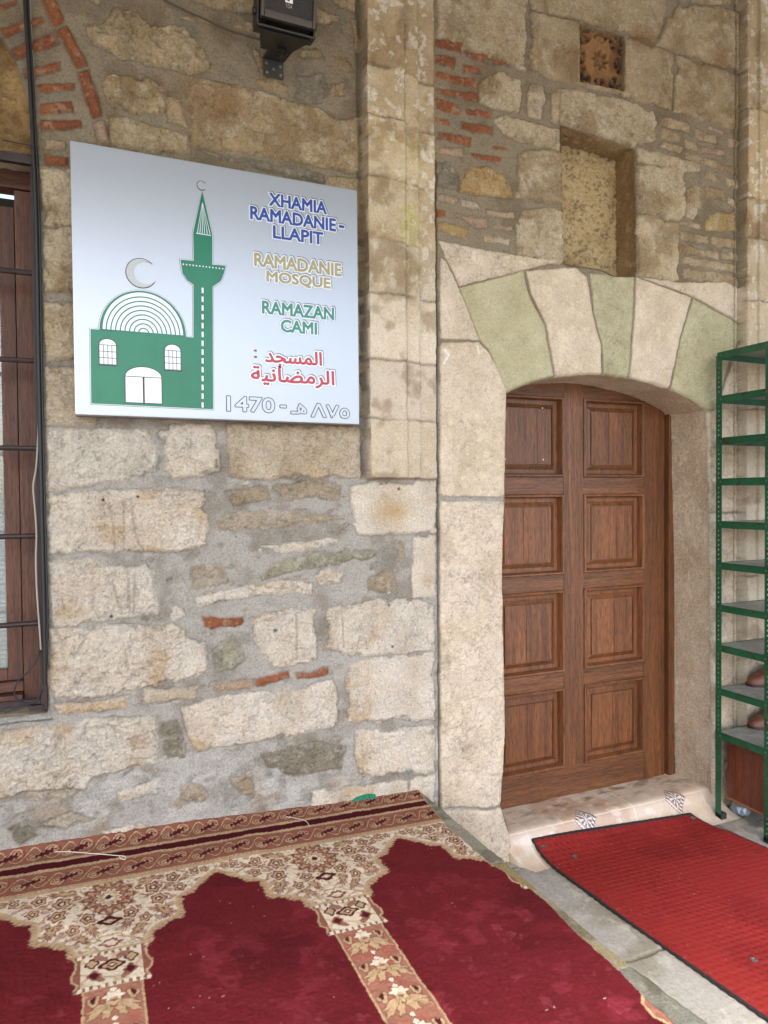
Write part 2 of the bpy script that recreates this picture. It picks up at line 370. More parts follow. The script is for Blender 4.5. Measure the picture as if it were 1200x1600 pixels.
# kind, relief, roughness, outline in photo pixels (carried onto the wall plane)
STONES = '''
P 12 5|72,668 147,670 230,673 248,700 248,733 200,750 143,758 73,765
P 11 5|250,677 270,663 330,662 343,703 342,737 300,745 267,752 257,737 263,720
C 10 3|353,662 558,666 566,672 566,745 480,747 400,748 358,745 358,700
P 12 4|73,770 233,765 283,765 317,772 328,840 323,857 267,860 167,862 76,865
P 12 5|76,875 133,875 197,887 227,882 240,893 238,923 250,937 247,960 183,968 133,975 87,980 78,960
P 14 6|78,982 180,977 233,977 283,977 293,997 322,1007 325,1047 300,1060 233,1073 167,1087 88,1093 77,1077
P 6 4|85,1100 150,1097 200,1087 198,1107 150,1112 95,1116
C 7 2|227,1077 310,1072 302,1092 224,1100
P 12 6|-80,1155 0,1143 83,1130 167,1122 245,1120 246,1190 187,1203 143,1213 133,1233 67,1235 0,1247 -80,1258
D 6 5|250,1127 277,1127 293,1163 290,1183 260,1190 250,1163
P 11 3|285,1105 330,1092 400,1082 470,1072 520,1062 529,1100 527,1133 470,1147 400,1160 310,1175 300,1165 290,1130
K 6 2|333,1070 395,1061 396,1076 335,1083
B 7 2|398,1061 450,1048 452,1061 400,1075
B 7 2|460,1052 513,1043 515,1053 463,1062
B 8 2|315,965 380,963 385,975 363,982 320,983
G 8 3|333,1020 357,993 372,1000 382,1028 363,1047 337,1053
P 10 4|392,967 447,952 493,953 495,1030 447,1043 427,1045 413,1023 395,1000
P 10 3|510,950 580,938 653,935 677,947 678,1018 590,1023 533,1026 507,1017
P 9 2|540,1035 583,1027 678,1019 679,1125 600,1125 546,1127 542,1079
P 9 3|556,1142 600,1140 679,1133 679,1206 620,1212 583,1219 562,1208 554,1183
P 8 2|487,1237 600,1221 679,1212 681,1275 487,1285
D 5 3|408,1179 496,1160 540,1167 533,1200 458,1212 417,1196
P 9 1|547,763 577,752 681,752 681,833 620,835 560,835 548,810
P 8 1|645,840 680,836 680,932 643,932
R 7 4|350,767 417,760 423,780 367,792
R 7 4|428,760 500,750 533,760 530,780 443,782
R 7 4|340,813 367,800 455,797 540,807 540,815 400,828 343,828
G 8 3|403,902 433,877 517,860 590,860 583,872 473,890 413,905
P 5 4|400,852 447,850 530,840 530,847 473,863 433,862
P 6 5|493,900 513,887 540,897 530,913 500,913
R 7 3|573,900 610,890 622,913 617,923 577,923
R 6 3|297,885 350,882 358,907 320,920 297,918
P 5 5|380,915 440,907 490,912 487,930 417,930 380,927
P 6 4|307,933 383,917 400,923 397,930 310,947
P 5 4|265,947 287,947 290,963 270,973
R 5 3|620,843 633,847 633,873 623,873
R 4 4|40,1237 127,1230 117,1247 50,1253
P 4 4|180,1237 247,1220 247,1240 187,1253
R 4 3|283,1227 327,1230 320,1253 283,1250
R 5 4|360,1213 397,1210 397,1247 370,1240
R 4 4|63,1287 110,1270 150,1277 100,1297
R 4 3|220,1202 253,1202 250,1208 222,1208
P 4 4|160,1300 220,1287 250,1300 200,1318
D 4 3|10,1295 40,1280 60,1300 30,1325
Q 12 4|60,265 150,262 150,350 70,354 64,310
Q 12 4|66,357 150,354 150,457 70,458 65,420
Q 12 4|67,475 150,475 150,557 75,562 66,525
C 12 4|70,573 150,573 152,662 160,664 72,664
C 10 4|160,270 300,290 300,400 160,390
O 10 4|310,300 500,320 500,420 310,400
C 10 4|160,400 330,415 330,520 160,510
C 10 4|340,420 500,430 500,540 340,530
P 10 4|165,520 300,530 300,640 165,650
C 10 4|310,540 500,550 505,640 310,650
O 18 9|133,40 163,37 180,12 213,23 233,37 287,43 323,77 332,103 293,117 267,107 213,97 187,100 150,75
O 14 7|160,130 177,118 230,123 263,143 253,185 207,180 167,163
O 14 8|172,180 200,177 253,200 293,213 303,240 233,240 170,227
O 14 4|297,120 350,130 407,143 450,157 500,170 520,187 533,190 567,182 570,273 460,253 383,240 320,230 300,225
D 10 3|310,235 383,247 507,273 507,290 400,265
O 11 3|510,277 569,278 569,376 512,374
O 10 3|510,382 569,380 569,452 512,450
C 10 3|510,462 569,462 569,556 512,552
C 10 3|510,566 569,565 569,650 512,648
O 12 5|300,-40 405,-40 405,22 330,12 300,0
O 10 5|107,-30 160,-30 160,-5 150,6 115,-5
O 7 5|363,37 395,33 398,53 370,45
O 7 5|277,23 320,27 333,40 300,33
O 9 5|492,8 530,23 532,37 497,40
O 9 4|505,-25 560,-20 555,20 520,10
O 9 4|463,73 497,77 508,93 467,88
O 9 5|518,90 543,90 552,110 530,110
D 7 6|460,115 507,110 517,140 500,160 460,157
O 7 4|517,127 540,130 537,150 517,150
O 8 3|548,30 560,30 563,77 557,83
O 7 4|397,73 413,100 447,127 450,150 403,133
O 9 4|254,150 280,155 292,200 262,190
Q 10 3|682,-20 826,-20 822,20 820,110 790,103 750,85 722,78 700,60 683,58
O 10 2|829,17 905,35 975,57 1053,83 1049,172 970,150 905,133 857,122 827,112
O 10 2|1056,87 1158,118 1155,205 1053,176
O 13 2|822,-60 1040,-60 1038,25 1023,68 975,51 900,31 830,13
O 13 2|1042,27 1060,8 1140,12 1200,40 1200,128 1160,115 1027,72
O 10 2|1045,-60 1140,-60 1142,8 1060,3
O 10 2|1145,-60 1290,-60 1290,60 1205,40 1146,10
Q 12 5|866,150 872,140 905,142 987,160 1018,173 1026,192 1023,222 993,230 935,212 877,193
Q 11 5|755,117 780,112 810,125 815,145 812,172 805,178 748,162 748,135
Q 9 4|830,132 847,135 852,155 845,187 825,182 824,150
Q 9 4|862,142 875,145 873,197 860,192
Q 10 5|772,185 790,181 870,202 876,207 874,235 830,226 790,215 772,197
Q 11 3|810,240 830,235 880,238 880,320 850,317 805,307
Q 11 4|820,327 870,325 880,330 884,412 868,414 808,398 808,350
Y 13 4|732,260 765,262 785,275 800,297 800,309 767,307 717,299 722,280
D 9 4|681,255 702,252 717,272 715,295 700,299 681,295
B 7 2|681,60 722,70 722,85 710,82 681,72
B 7 2|730,80 762,86 762,101 750,96 730,90
B 6 2|770,95 790,97 800,107 782,101 770,101
B 7 2|681,82 714,92 712,107 681,100
B 7 2|724,99 751,105 751,116 725,112
B 8 2|681,110 746,125 745,140 732,137 681,122
B 8 2|682,140 746,147 746,160 687,147
B 8 2|681,155 707,160 721,172 717,181 681,172
B 8 2|726,170 767,176 767,187 727,180
B 7 2|681,184 702,187 704,197 681,192
B 8 2|720,190 770,199 770,211 719,201
B 8 2|684,206 736,215 735,229 722,225 684,217
B 6 2|770,226 792,231 794,236 770,231
K 7 3|682,230 725,232 725,247 685,240
B 7 2|735,239 785,244 780,255 742,247
K 7 3|682,302 715,309 714,320 684,315
C 8 3|721,309 747,317 751,329 720,322
K 7 3|759,327 805,332 805,342 760,336
B 7 2|682,327 697,331 697,341 682,340
K 8 3|710,332 760,342 762,357 742,355 712,340
Y 8 2|682,347 730,357 730,372 682,360
K 7 3|772,350 801,355 800,362 770,357
C 8 3|755,365 800,372 797,384 757,377
T 8 3|1029,180 1075,192 1079,210 1050,202 1030,197
T 8 3|1035,200 1062,210 1062,222 1031,215
T 9 3|1085,201 1120,212 1120,225 1082,215
K 7 3|1105,195 1132,205 1130,212 1107,202
K 7 3|1137,217 1157,220 1155,232 1137,229
T 8 3|1035,219 1067,230 1065,241 1031,230
T 8 3|1067,216 1087,224 1089,237 1070,232
K 8 3|1092,227 1132,235 1134,245 1095,237
T 7 3|1072,237 1095,244 1094,256 1072,247
T 9 3|1100,247 1152,262 1154,275 1125,267 1100,257
Q 9 3|996,231 1095,255 1096,272 1072,270 996,252
T 8 3|1100,267 1127,275 1125,286 1100,280
Q 8 3|1132,277 1152,282 1155,297 1132,290
Q 11 4|996,260 1025,257 1069,265 1071,290 1070,335 1060,345 996,330
Q 9 4|1072,294 1085,290 1097,295 1095,322 1084,344 1071,340
T 9 3|1101,292 1134,297 1132,315 1101,307
Q 8 3|1137,304 1151,312 1150,325 1136,317
Y 12 4|1102,345 1112,332 1147,330 1150,362 1125,362 1102,360
Q 10 2|996,335 1060,350 1060,436 1050,440 996,430
T 6 3|1061,346 1096,349 1096,359 1062,352
T 7 3|1060,360 1107,370 1107,382 1061,375
T 7 3|1111,371 1150,375 1150,390 1110,385
T 7 3|1060,382 1122,395 1122,407 1060,395
T 7 3|1065,400 1150,414 1150,427 1065,412
T 6 3|1065,418 1155,433 1155,447 1065,434
T 6 3|1126,393 1155,398 1155,408 1127,404
'''
ARCH = '''
B 9 2|-30,18 27,0 27,6 0,17 -30,34
B 10 2|0,45 65,25 70,35 7,60
B 10 2|20,77 85,52 92,70 27,93
B 10 2|37,107 95,97 95,112 40,123
B 10 2|58,133 117,130 118,140 62,147
B 10 2|62,162 113,157 117,175 63,180
B 10 2|63,188 127,187 127,200 65,205
K 10 2|70,218 100,220 103,233 72,233
B 10 2|72,243 107,245 107,258 73,258
B 17 2|50,-30 74,-34 103,34 86,46
B 18 2|88,50 105,40 137,102 122,112
B 18 2|123,117 139,108 161,180 144,186
K 18 2|145,191 162,185 174,228 152,228
'''
SURR = '''
N 7 2|687,401 697,407 717,450 750,532 687,530
N 7 3|683,375 757,390 827,402 870,410 823,421 717,448 703,417
N 7 2|687,536 747,534 763,550 780,583 793,615 791,700 790,777 687,776
N 7 3|687,783 790,784 786,880 788,1000 791,1130 788,1200 783,1258 760,1262 687,1262
N 7 3|687,1266 760,1266 783,1262 797,1300 803,1345 803,1420 687,1420
N 7 2|1000,433 1060,441 1130,441 1180,457 1175,500 1165,510 1083,464
N 7 3|1104,643 1120,640 1146,560 1165,515 1176,505 1176,800 1109,800
N 7 3|1109,803 1176,803 1176,1290 1114,1300 1112,1225
'''
VOUS = '''
V 5 1|717,450 817,423 827,463 850,510 865,588 833,597 810,606 793,615 763,547 750,533
N 5 1|821,423 900,418 917,433 927,497 938,537 940,586 905,586 868,590 853,507 830,460
V 5 2|921,427 991,432 988,500 981,591 943,586 940,537 929,497
N 5 1|994,433 1080,465 1062,530 1045,608 1012,598 984,591 991,500
V 5 2|1083,467 1165,512 1140,560 1120,640 1104,640 1048,608 1063,530
'''
DOORHOLE = [W(*p) for p in parse('1122,1345 1113,1240 1110,1050 1109,900 1105,700 1104,642 1092,632 1075,622 1046,608 1012,598 980,591 940,586 905,586 867,590 833,597 810,606 793,615 791,700 790,780 786,880 788,1000 791,1130 788,1200 783,1258 797,1300 803,1345')]
NICHEHOLE = [W(*p) for p in parse('878,195 993,231 995,430 960,430 940,420 882,411')]
WINHOLE = [(-0.155, 2.93), (-0.150, 2.6), (-0.146, 2.3), (-0.153, 2.1), (-0.147, 1.8), (-0.15, 1.5), (-0.143, 1.35), (-0.148, 0.95), (-1.25, 0.95), (-1.25, 2.93)]
ROSETTE = [W(*p) for p in parse('905,38 975,57 974,143 905,128')]

def wall_patch(x0, x1, z0, z1, res, groups, extra=None, holes=()):
    X, Z = np.meshgrid(np.arange(x0, x1+res/2, res), np.arange(z0, z1+res/2, res))
    n12 = fbm(X, Z, 0.13, 1, 4); n3 = fbm(X, Z, 0.035, 2, 4, 0.6); n1 = fbm(X, Z, 0.012, 3, 3, 0.6); nb = fbm(X, Z, 0.5, 4, 3)
    rid = 1-np.abs(fbm(X, Z, 0.07, 5, 4, 0.55))*2.4; crack = sstep(0.80, 1.0, rid)
    rid2 = 1-np.abs(fbm(X*1.0, Z*1.35, 0.055, 6, 4, 0.55))*2.2
    wx = 0.010*fbm(X, Z, 0.06, 11, 4, 0.6)+0.004*fbm(X, Z, 0.018, 12, 3); wz = 0.010*fbm(X, Z, 0.06, 13, 4, 0.6)+0.004*fbm(X, Z, 0.018, 14, 3)
    er = sstep(.05, .45, fbm(X, Z, .085, 19, 4, .6)); fine = 1-sstep(.0, .075, np.abs(fbm(X, Z, .026, 20, 3, .6))); fine *= sstep(-.1, .3, fbm(X, Z, .05, 23, 3))
    strat = fbm(X*.35, Z, 0.016, 16, 3, .6)
    # mortar: grey low down, browner and darker towards the top
    up = sstep(1.75, 2.9, Z+0.25*nb)
    c = np.empty(X.shape+(3,)); c[:] = sr(196, 190, 179, KK); mixc(c, sr(166, 152, 128, KK), up)
    mixc(c, sr(160, 150, 134, KK), sstep(-0.05, 0.4, n12)*0.7*(1-up)); mixc(c, sr(138, 122, 98, KK), sstep(0.0, 0.4, n12)*0.7*up)
    mixc(c, sr(206, 202, 192, KK), sstep(0.1, 0.5, fbm(X, Z, 0.25, 15, 4))*0.5*(1-up)*sstep(1.3, 0.5, Z))
    lowm = sstep(1.0, .55, Z); mixc(c, sr(176, 152, 122, KK), sstep(.08, .4, fbm(X, Z*1.6, .16, 24, 5, .6))*.55*lowm); mixc(c, sr(222, 218, 208, KK), sstep(.08, .4, fbm(X, Z*1.5, .12, 25, 5, .6))*.6*lowm); mixc(c, sr(132, 128, 118, KK), sstep(.2, .5, fbm(X, Z, .07, 26, 4, .6))*.45*lowm)
    h = 0.003*n12+0.0035*n3+0.0016*n1
    tr = fbm(X*.4+Z*.15, Z, 0.02, 17, 3, .6); h += .0022*tr; c *= (1+.10*tr+.07*n3)[..., None]; mixc(c, sr(144, 136, 122, KK), sstep(.22, .5, fbm(X, Z, .09, 18, 4))*.5)
    pid = np.zeros(X.shape, int)
    def paint(kind, H, rough, P, p, Hbase=0.0, warp=1.0, edge=0.014):
        P = np.array(P); a = P.min(0)-0.03; bb = P.max(0)+0.03
        i0 = max(0, int((a[0]-x0)/res)); i1 = min(X.shape[1], int((bb[0]-x0)/res)+2); j0 = max(0, int((a[1]-z0)/res)); j1 = min(X.shape[0], int((bb[1]-z0)/res)+2)
        if i1 <= i0 or j1 <= j0: return
        s = (slice(j0, j1), slice(i0, i1))
        d = polysdf(P, X[s]+wx[s]*warp, Z[s]+wz[s]*warp)
        if p == 0: ea = float(np.clip((P.max(0)-P.min(0)).min()*.10, .0025, .016)); d = d-ea*er[s]+ea*.2
        sh = int((P[0][0]*7919+P[0][1]*104729) % 400)
        qf = np.roll(fine, (sh, sh*3), (0, 1))[s]
        m = sstep(-0.003, 0.006, d) if p == 0 else sstep(-0.002, 0.004, d); edge = .008 if p >= 4 else edge; prof = sstep(-0.001, edge, d)**0.7
        q12 = np.roll(n12, (sh, sh*2), (0, 1))[s]; q3 = np.roll(n3, (sh*3, sh), (0, 1))[s]; qc = np.roll(crack, (sh, sh*5), (0, 1))[s]; q2 = np.roll(rid2, (sh*2, sh), (0, 1))[s]
        rough = rough*1.5; lay = np.roll(strat, (sh*2, sh*7), (0, 1))[s]
        hs = Hbase+H*prof+rough*(0.5*q12+0.7*q3+0.45*n1[s])-0.9*rough*np.maximum(q2-0.45, 0)-0.5*rough*np.maximum(lay-.2, 0)
        hs -= 0.35*rough*qc+.0028*qf*min(1, rough*250)
        t0, t1 = TINT[kind]
        t = np.empty(d.shape+(3,)); t[:] = t0; rv = (math.sin(P[0][0]*91.7+P[0][1]*37.3)*0.5)
        mixc(t, t1, np.clip(0.42+0.5*rv+1.1*q12+0.5*q3, 0, 1))
        t *= 1+0.10*rv
        if kind in 'BK': mixc(t, sr(196, 170, 142, KK), sstep(0.18, 0.5, q3+0.6*n1[s]+0.05)*0.5)
        elif kind not in 'VN': mixc(t, sr(232, 224, 210, KK), sstep(0.15, 0.5, np.roll(q3, 31, 1))*0.32)
        if kind in 'CP': mixc(t, sr(206, 168, 112, KK), sstep(0.18, 0.5, np.roll(q12, 57, 0))*0.45)
        if kind in 'OQT': mixc(t, sr(150, 124, 88, KK), sstep(0.1, 0.45, np.roll(q12, 77, 1)+0.4*q3)*0.5)
        if kind == 'N': mixc(t, sr(240, 224, 200, KK), sstep(0.1, 0.4, q3)*0.5)
        t *= (1-0.22*qc*sstep(1.5, 4, rough*1000))[..., None]; t *= (1-.34*qf*min(1, rough*230))[..., None]; t *= (1-.16*sstep(.7, .97, q2)*sstep(1.5, 5, rough*1000))[..., None]; t *= (1+.09*n1[s]+.10*q3+.12*np.roll(q12, 23, 1))[..., None]
        gk = .40 if p >= 4 else .6
        gap = gk*np.exp(-((d+0.001)/0.0032)**2)*sstep(-0.25, 0.25, np.roll(n12, (sh*3, sh), (0, 1))[s]+0.12)
        h[s] = h[s]*(1-m)+hs*m-0.0045*gap
        mixc(c[s], t, m); c[s] *= (1-0.45*gap)[..., None]
        pid[s] = np.where(d > 0, p, pid[s])
    for data, p, warp in groups:
        for ln in (data.strip().splitlines() if isinstance(data, str) else data):
            if isinstance(ln, str):
                a, q = ln.split('|'); k, H, r = a.split(); P = [W(*v) for v in parse(q)]
            else: k, H, r, P = ln
            pp = p if p != 4 or P[0][0] < 2.4 else 6
            paint(k, float(H)/1000, float(r)/1000, P, pp, 0.0, warp)
            if p >= 10: 
                groups_count[0] += 1; p = p+1
    if extra: extra(X, Z, c, h, pid, dict(n12=n12, n3=n3, n1=n1, nb=nb, wx=wx, wz=wz, crack=crack))
    hs = np.full(X.shape, -9.0)
    for P in holes:
        d = polysdf(P, X+0.35*wx, Z+0.35*wz); hs = np.maximum(hs, d)
    if len(holes):
        h -= 0.012*sstep(-0.016, 0.0, hs)
        vin = hs > 0
        fin = vin[:-1, :-1] & vin[1:, :-1] & vin[:-1, 1:] & vin[1:, 1:]
        keep = ~fin
        gz, gx = np.gradient(hs, res); vi = vin
        XX = np.where(vi & (hs < 2*res), X-hs*gx, X); ZZ = np.where(vi & (hs < 2*res), Z-hs*gz, Z)
    else:
        keep = np.ones((X.shape[0]-1, X.shape[1]-1), bool); XX, ZZ = X, Z
    return XX, ZZ, h, c, pid, keep
groups_count = [0]

def facade_extra(X, Z, c, h, pid, N):
    n12, n3, n1 = N['n12'], N['n3'], N['n1']
    # tympanum above the window: recessed, hacked render
    T = [W(*p) for p in parse('-90,40 0,57 22,84 35,127 50,173 60,260 57,292 -90,285')]
    d = polysdf(T, X+N['wx'], Z+N['wz']); m = sstep(-0.003, 0.004, d)
    tt = np.empty(X.shape+(3,)); tt[:] = sr(190, 158, 108, KK); mixc(tt, sr(150, 120, 78, KK), sstep(-0.1, 0.4, n12))
    ch = fbm(X*0.6+Z*0.5, Z*1.4-X*0.4, 0.022, 61, 3)
    h[:] = h*(1-m)+(-0.035+0.009*ch+0.004*n3)*m; mixc(c, tt, m); c *= (1-0.25*m*sstep(0.1, 0.5, -ch))[..., None]
    # pilasters
    def pil(xa, steps, zb, joints, p, cols):
        xr = X+0.25*N['wx']
        on = sstep(xa-0.003, xa+0.003, xr)*(1-sstep(steps[-1][0]-0.003, steps[-1][0]+0.003, xr))*sstep(zb-0.004, zb+0.004, Z+0.6*N['wz'])
        hp = np.zeros_like(X); xprev = xa
        for xe, hh in steps:
            hp += hh*sstep(xprev-0.003, xprev+0.003, xr)*(1-sstep(xe-0.003, xe+0.003, xr)); xprev = xe
        cc = np.empty(X.shape+(3,)); jm = np.zeros_like(X); zz = Z+0.7*N['wz']
        bi = np.digitize(zz, joints)
        for i, t in enumerate(cols):
            a, b2 = TINT[t]; q = np.roll(n12, i*37, 0)
            m = (bi == i); cc[m] = a; tmp = cc.copy(); mixc(tmp, b2, np.clip(0.4+1.1*q+0.5*n3, 0, 1)); cc[m] = tmp[m]
        for zj in joints: jm = np.maximum(jm, np.exp(-((zz-zj)/0.0058)**2)*sstep(-0.35, 0.2, np.roll(n12, int(zj*100), 1)+0.1))
        mixc(cc, sr(240, 232, 216, KK), sstep(0.10, 0.36, n3+0.35*n12)*(.35+.4*sstep(2.4, 2.9, Z)))
        mixc(cc, sr(140, 112, 76, KK), sstep(0.15, 0.45, np.roll(n12, 91, 1))*0.5)
        gv = np.zeros_like(X)
        for xe, hh in steps[:-1]: gv = np.maximum(gv, np.exp(-((xr-xe-.003)/0.0045)**2))
        cc *= (1-.30*gv)[..., None]; hp = hp-.004*gv
        bd = np.sin(bi*2.7+1.3)*.0045; hp = hp+bd*(xr < steps[0][0]); cc *= (1+.07*np.sin(bi*4.1))[..., None]
        hp = hp+0.0035*n12+0.0032*n3+0.0016*n1-0.007*jm-0.0035*N['crack']*sstep(2.2, 2.8, Z)
        cc *= (1-0.45*jm)[..., None]
        h[:] = h*(1-on)+hp*on; mixc(c, cc, on); pid[on > 0.5] = p
        # dark stained gap beside the pilaster
        g = np.exp(-((xr-xa+0.012)/0.010)**2)*sstep(zb-0.01, zb+0.03, Z)
        h[:] -= 0.012*g; c[:] *= (1-0.32*g)[..., None]
    z = lambda y, x=620: onY(x, y, -0.06)[2]
    js = sorted([z(655), z(563), z(460), z(377), z(279), z(186), z(108)])
    pil(1.082, [(1.256, .060), (1.328, .042), (1.420, .014)], onY(600, 747, -0.06)[2], js, 1, 'CNNCQQQO')
    # yellow lichen on the left pilaster
    ly = sstep(-0.15, 0.25, n12+0.5*n3)*np.exp(-((Z-(z(310)))/0.24)**2)*(np.abs(X-1.235) < 0.12)*(pid == 1)
    mixc(c, sr(208, 198, 122, KK), ly*0.6)
    jr = sorted([onY(1185, y, -0.06)[2] for y in (170, 310, 372, 470, 640, 900)])
    pil(3.288, [(3.36, .050), (3.62, .062), (3.95, .045)], -0.1, jr, 2, 'NNCCOOO')
    # seam on both sides of the door surround
    for xs_, zt in ((1.4275, 3.2), (3.245, 9)):
        g = np.exp(-((X+0.3*N['wx']-xs_)/0.0042)**2)*(Z < zt); h[:] -= 0.02*g; c *= (1-0.6*g)[..., None]
    # stains: yellow patch on the pale block, rust washes below the relief
    p = W(612, 800); g = np.exp(-((X-p[0])/0.085)**2-((Z-p[1])/0.05)**2)*np.clip(0.8+n12, 0, 1); mixc(c, sr(206, 168, 98, KK), g*0.65)
    for q, rx, rz in ((W(885, 90), .09, .1), (W(1000, 60), .3, .05), (W(330, 170), .12, .08), (W(1100, 90), .2, .08)):
        g = np.exp(-((X-q[0])/rx)**2-((Z-q[1])/rz)**2); mixc(c, sr(150, 104, 58, KK), g*0.5*np.clip(0.6+n12*1.5, 0, 1))
    # drill holes, scratches, a cement dab and lime chips
    def mark(pts, r, col, k, dep):
        Q = [W(*q) for q in parse(pts)]; dd = linesdf(Q, X, Z) if len(Q) > 1 else np.hypot(X-Q[0][0], Z-Q[0][1])
        mm = sstep(r, r*.5, dd+.002*n3); h[:] -= dep*mm; mixc(c, col, mm*k)
    for q in ('161,781', '174,963', '622,764', '607,945', '652,568', '563,587', '430,985', '612,1010', '215,776'): mark(q, .0075, sr(52, 46, 38, .7), .9, .008)
    for q in ('172,790 176,815 180,858', '193,785 194,858', '206,792 209,822 216,850', '178,915 182,935 190,958', '200,890 202,960', '211,900 209,955', '462,960 463,1030', '533,945 536,1010', '196,1015 200,1045'): mark(q, .006, sr(160, 142, 120, KK), .38, .003)
    mark('634,1204 641,1202 644,1207', .010, sr(158, 160, 158, KK), .9, -.004); mark('639,1206 637,1232', .009, sr(158, 160, 158, KK), .9, -.004)
    mark('694,548 700,555', .010, sr(244, 242, 236, .85), .8, -.001); mark('697,560 693,568', .008, sr(244, 242, 236, .85), .8, -.001); mark('745,540 747,552', .006, sr(244, 242, 236, .85), .7, 0)
    # drips of lime down the upper left mortar
    dr = sstep(0.25, 0.6, fbm(X, Z*0.06, 0.018, 71, 3))*sstep(2.95, 3.2, Z)*sstep(0.0, 0.3, fbm(X, Z, 0.3, 72, 2)+0.1)*(X < 1.07)
    mixc(c, sr(176, 164, 142, KK), dr*0.35)
    # carved rosette panel
    P = np.array(ROSETTE); d = polysdf(P, X, Z); cx, cz = P.mean(0); m = sstep(-0.003, 0.003, d)
    u = (X-cx)/0.136; v = (Z-cz)/0.134; r = np.hypot(u, v); th = np.arctan2(v, u)
    star = 0.30+0.07*np.cos(8*th); dep = np.zeros_like(X)
    ring = sstep(0.02, -0.02, r-star)*sstep(-0.06, 0.02, r-0.07); dep += ring
    for k in range(8):
        a = k*math.pi/4; rr = 1.0 if k % 2 == 0 else 1.18
        q = np.hypot(u-rr*math.cos(a), v-rr*math.sin(a)); R0 = 0.36 if k % 2 == 0 else 0.44
        fl = 0.5+0.5*np.cos(6*np.arctan2(v-rr*math.sin(a), u-rr*math.cos(a))+k); dep += sstep(0.02, -0.02, q-R0)*(0.35+0.65*sstep(0.3, 0.7, fl+n3))
    dep = np.clip(dep, 0, 1)
    keepd = np.clip(dep*(0.75+1.2*n12+0.5*n3), 0, 1)
    h[:] = h*(1-m)+(-0.012-0.016*dep+0.003*n3)*m
    tc = np.empty(X.shape+(3,)); tc[:] = sr(176, 132, 84, KK); mixc(tc, sr(142, 100, 60, KK), sstep(0, .4, n12)); mixc(tc, sr(46, 42, 38, .9), keepd*0.95); mixc(tc, sr(160, 140, 112, KK), sstep(0.2, .5, n1)*keepd*0.8)
    mixc(c, tc, m); pid[d > 0] = 5
    g = np.exp(-(d/0.004)**2); c *= (1-0.3*g)[..., None]

rnd = random.Random(11); CH = []
for _ in range(150):
    if rnd.random() < .6: cx, cz = rnd.uniform(.15, 1.3), rnd.uniform(.95, 1.85)
    else: cx, cz = rnd.uniform(-.3, 1.3), rnd.uniform(.42, 3.4)
    a_, b_ = rnd.uniform(.008, .035), rnd.uniform(.004, .013); ro = rnd.uniform(-.1, .35); n_ = rnd.randint(5, 7)
    CH.append((rnd.choice('PRRGD' if cz < 1.9 else 'ODOT'), rnd.uniform(2, 5), 3, [(cx+a_*rnd.uniform(.7, 1.1)*math.cos(6.283*k/n_)*math.cos(ro)-b_*math.sin(6.283*k/n_)*math.sin(ro), cz+a_*math.cos(6.283*k/n_)*math.sin(ro)+b_*rnd.uniform(.7, 1.2)*math.sin(6.283*k/n_)*math.cos(ro)) for k in range(n_)]))
XX, ZZ, h, c, pid, keep = wall_patch(-0.43, 3.85, -0.06, 4.62, 0.004,
    [(CH, 0, 1.0), (STONES, 0, 1.0), (ARCH, 3, 0.6), (SURR, 4, 0.5), (VOUS, 10, 0.35)], facade_extra, (DOORHOLE, NICHEHOLE, WINHOLE))
P3 = np.stack([XX, -h, ZZ], -1)
names = {0: 'wall', 1: 'pilaster', 2: 'pilaster', 3: 'brick_arch', 4: 'door_surround', 5: 'carved_panel', 6: 'door_surround', 10: 'voussoir', 11: 'voussoir', 12: 'voussoir', 13: 'voussoir', 14: 'voussoir'}
plabel = {5: 'stone panel carved with a worn blackened rosette', 3: 'red brick arch over the window', 10: 'green tinted voussoir at the left springing', 12: 'narrow green voussoir at the crown', 14: 'green tinted voussoir at the right springing'}
fp = pid[:-1, :-1]
for p, nm in names.items():
    k = keep & (fp == p)
    if k.any():
        o = link(nm, grid_mesh(nm, P3, c, k), M['dressed' if p in (1, 2, 4, 6) or p >= 10 else 'stone'], FAC)
        if p in plabel: o['label'] = plabel[p]
del P3, XX, ZZ, h, c, pid, keep

# plain continuation of the wall to both sides
def block_rows(x0, x1, z0, z1, seed):
    rnd = random.Random(seed); L = []; z = z0
    while z < z1:
        hh = rnd.uniform(.18, .36); x = x0-rnd.random()*.4
        while x < x1:
            ww = rnd.uniform(.25, .7); j = lambda: rnd.uniform(-.012, .012)
            L.append((rnd.choice('PPCC' if z < 1.8 else 'OQQC'), 12, 4, [(x+.012+j(), z+.012+j()), (x+ww-.012+j(), z+.012+j()), (x+ww-.012+j(), z+hh-.012+j()), (x+.012+j(), z+hh-.012+j())]))
            x += ww
        z += hh
    return L
def sector(r0_, r1_, a0, a1): return [(-.70+r_*math.cos(a_), 2.93+r_*math.sin(a_)) for r_, a_ in ((r0_, a0), (r1_, a0), (r1_, (a0+a1)/2), (r1_, a1), (r0_, a1), (r0_, (a0+a1)/2))]
RING = [('B' if i % 5 else 'K', 10, 2, sector(.565, .70, R(42+i*8.2), R(42+i*8.2+4.8))) for i in range(17)]+[('B', 17, 2, sector(.735, .80, R(40+i*20), R(58.5+i*20))) for i in range(7)]
def left_extra(X, Z, c, h, pid, N):
    d = .55-np.hypot(X+.70, Z-2.93); m = sstep(-.006, .006, np.where(Z > 2.90, d, -1))*(X < 0)
    tt = np.empty(X.shape+(3,)); tt[:] = sr(190, 158, 108, KK); mixc(tt, sr(150, 120, 78, KK), sstep(-0.1, 0.4, N['n12']))
    h[:] = h*(1-m)+(-0.035+0.009*fbm(X*0.6+Z*0.5, Z*1.4-X*0.4, 0.022, 61, 3))*m; mixc(c, tt, m)
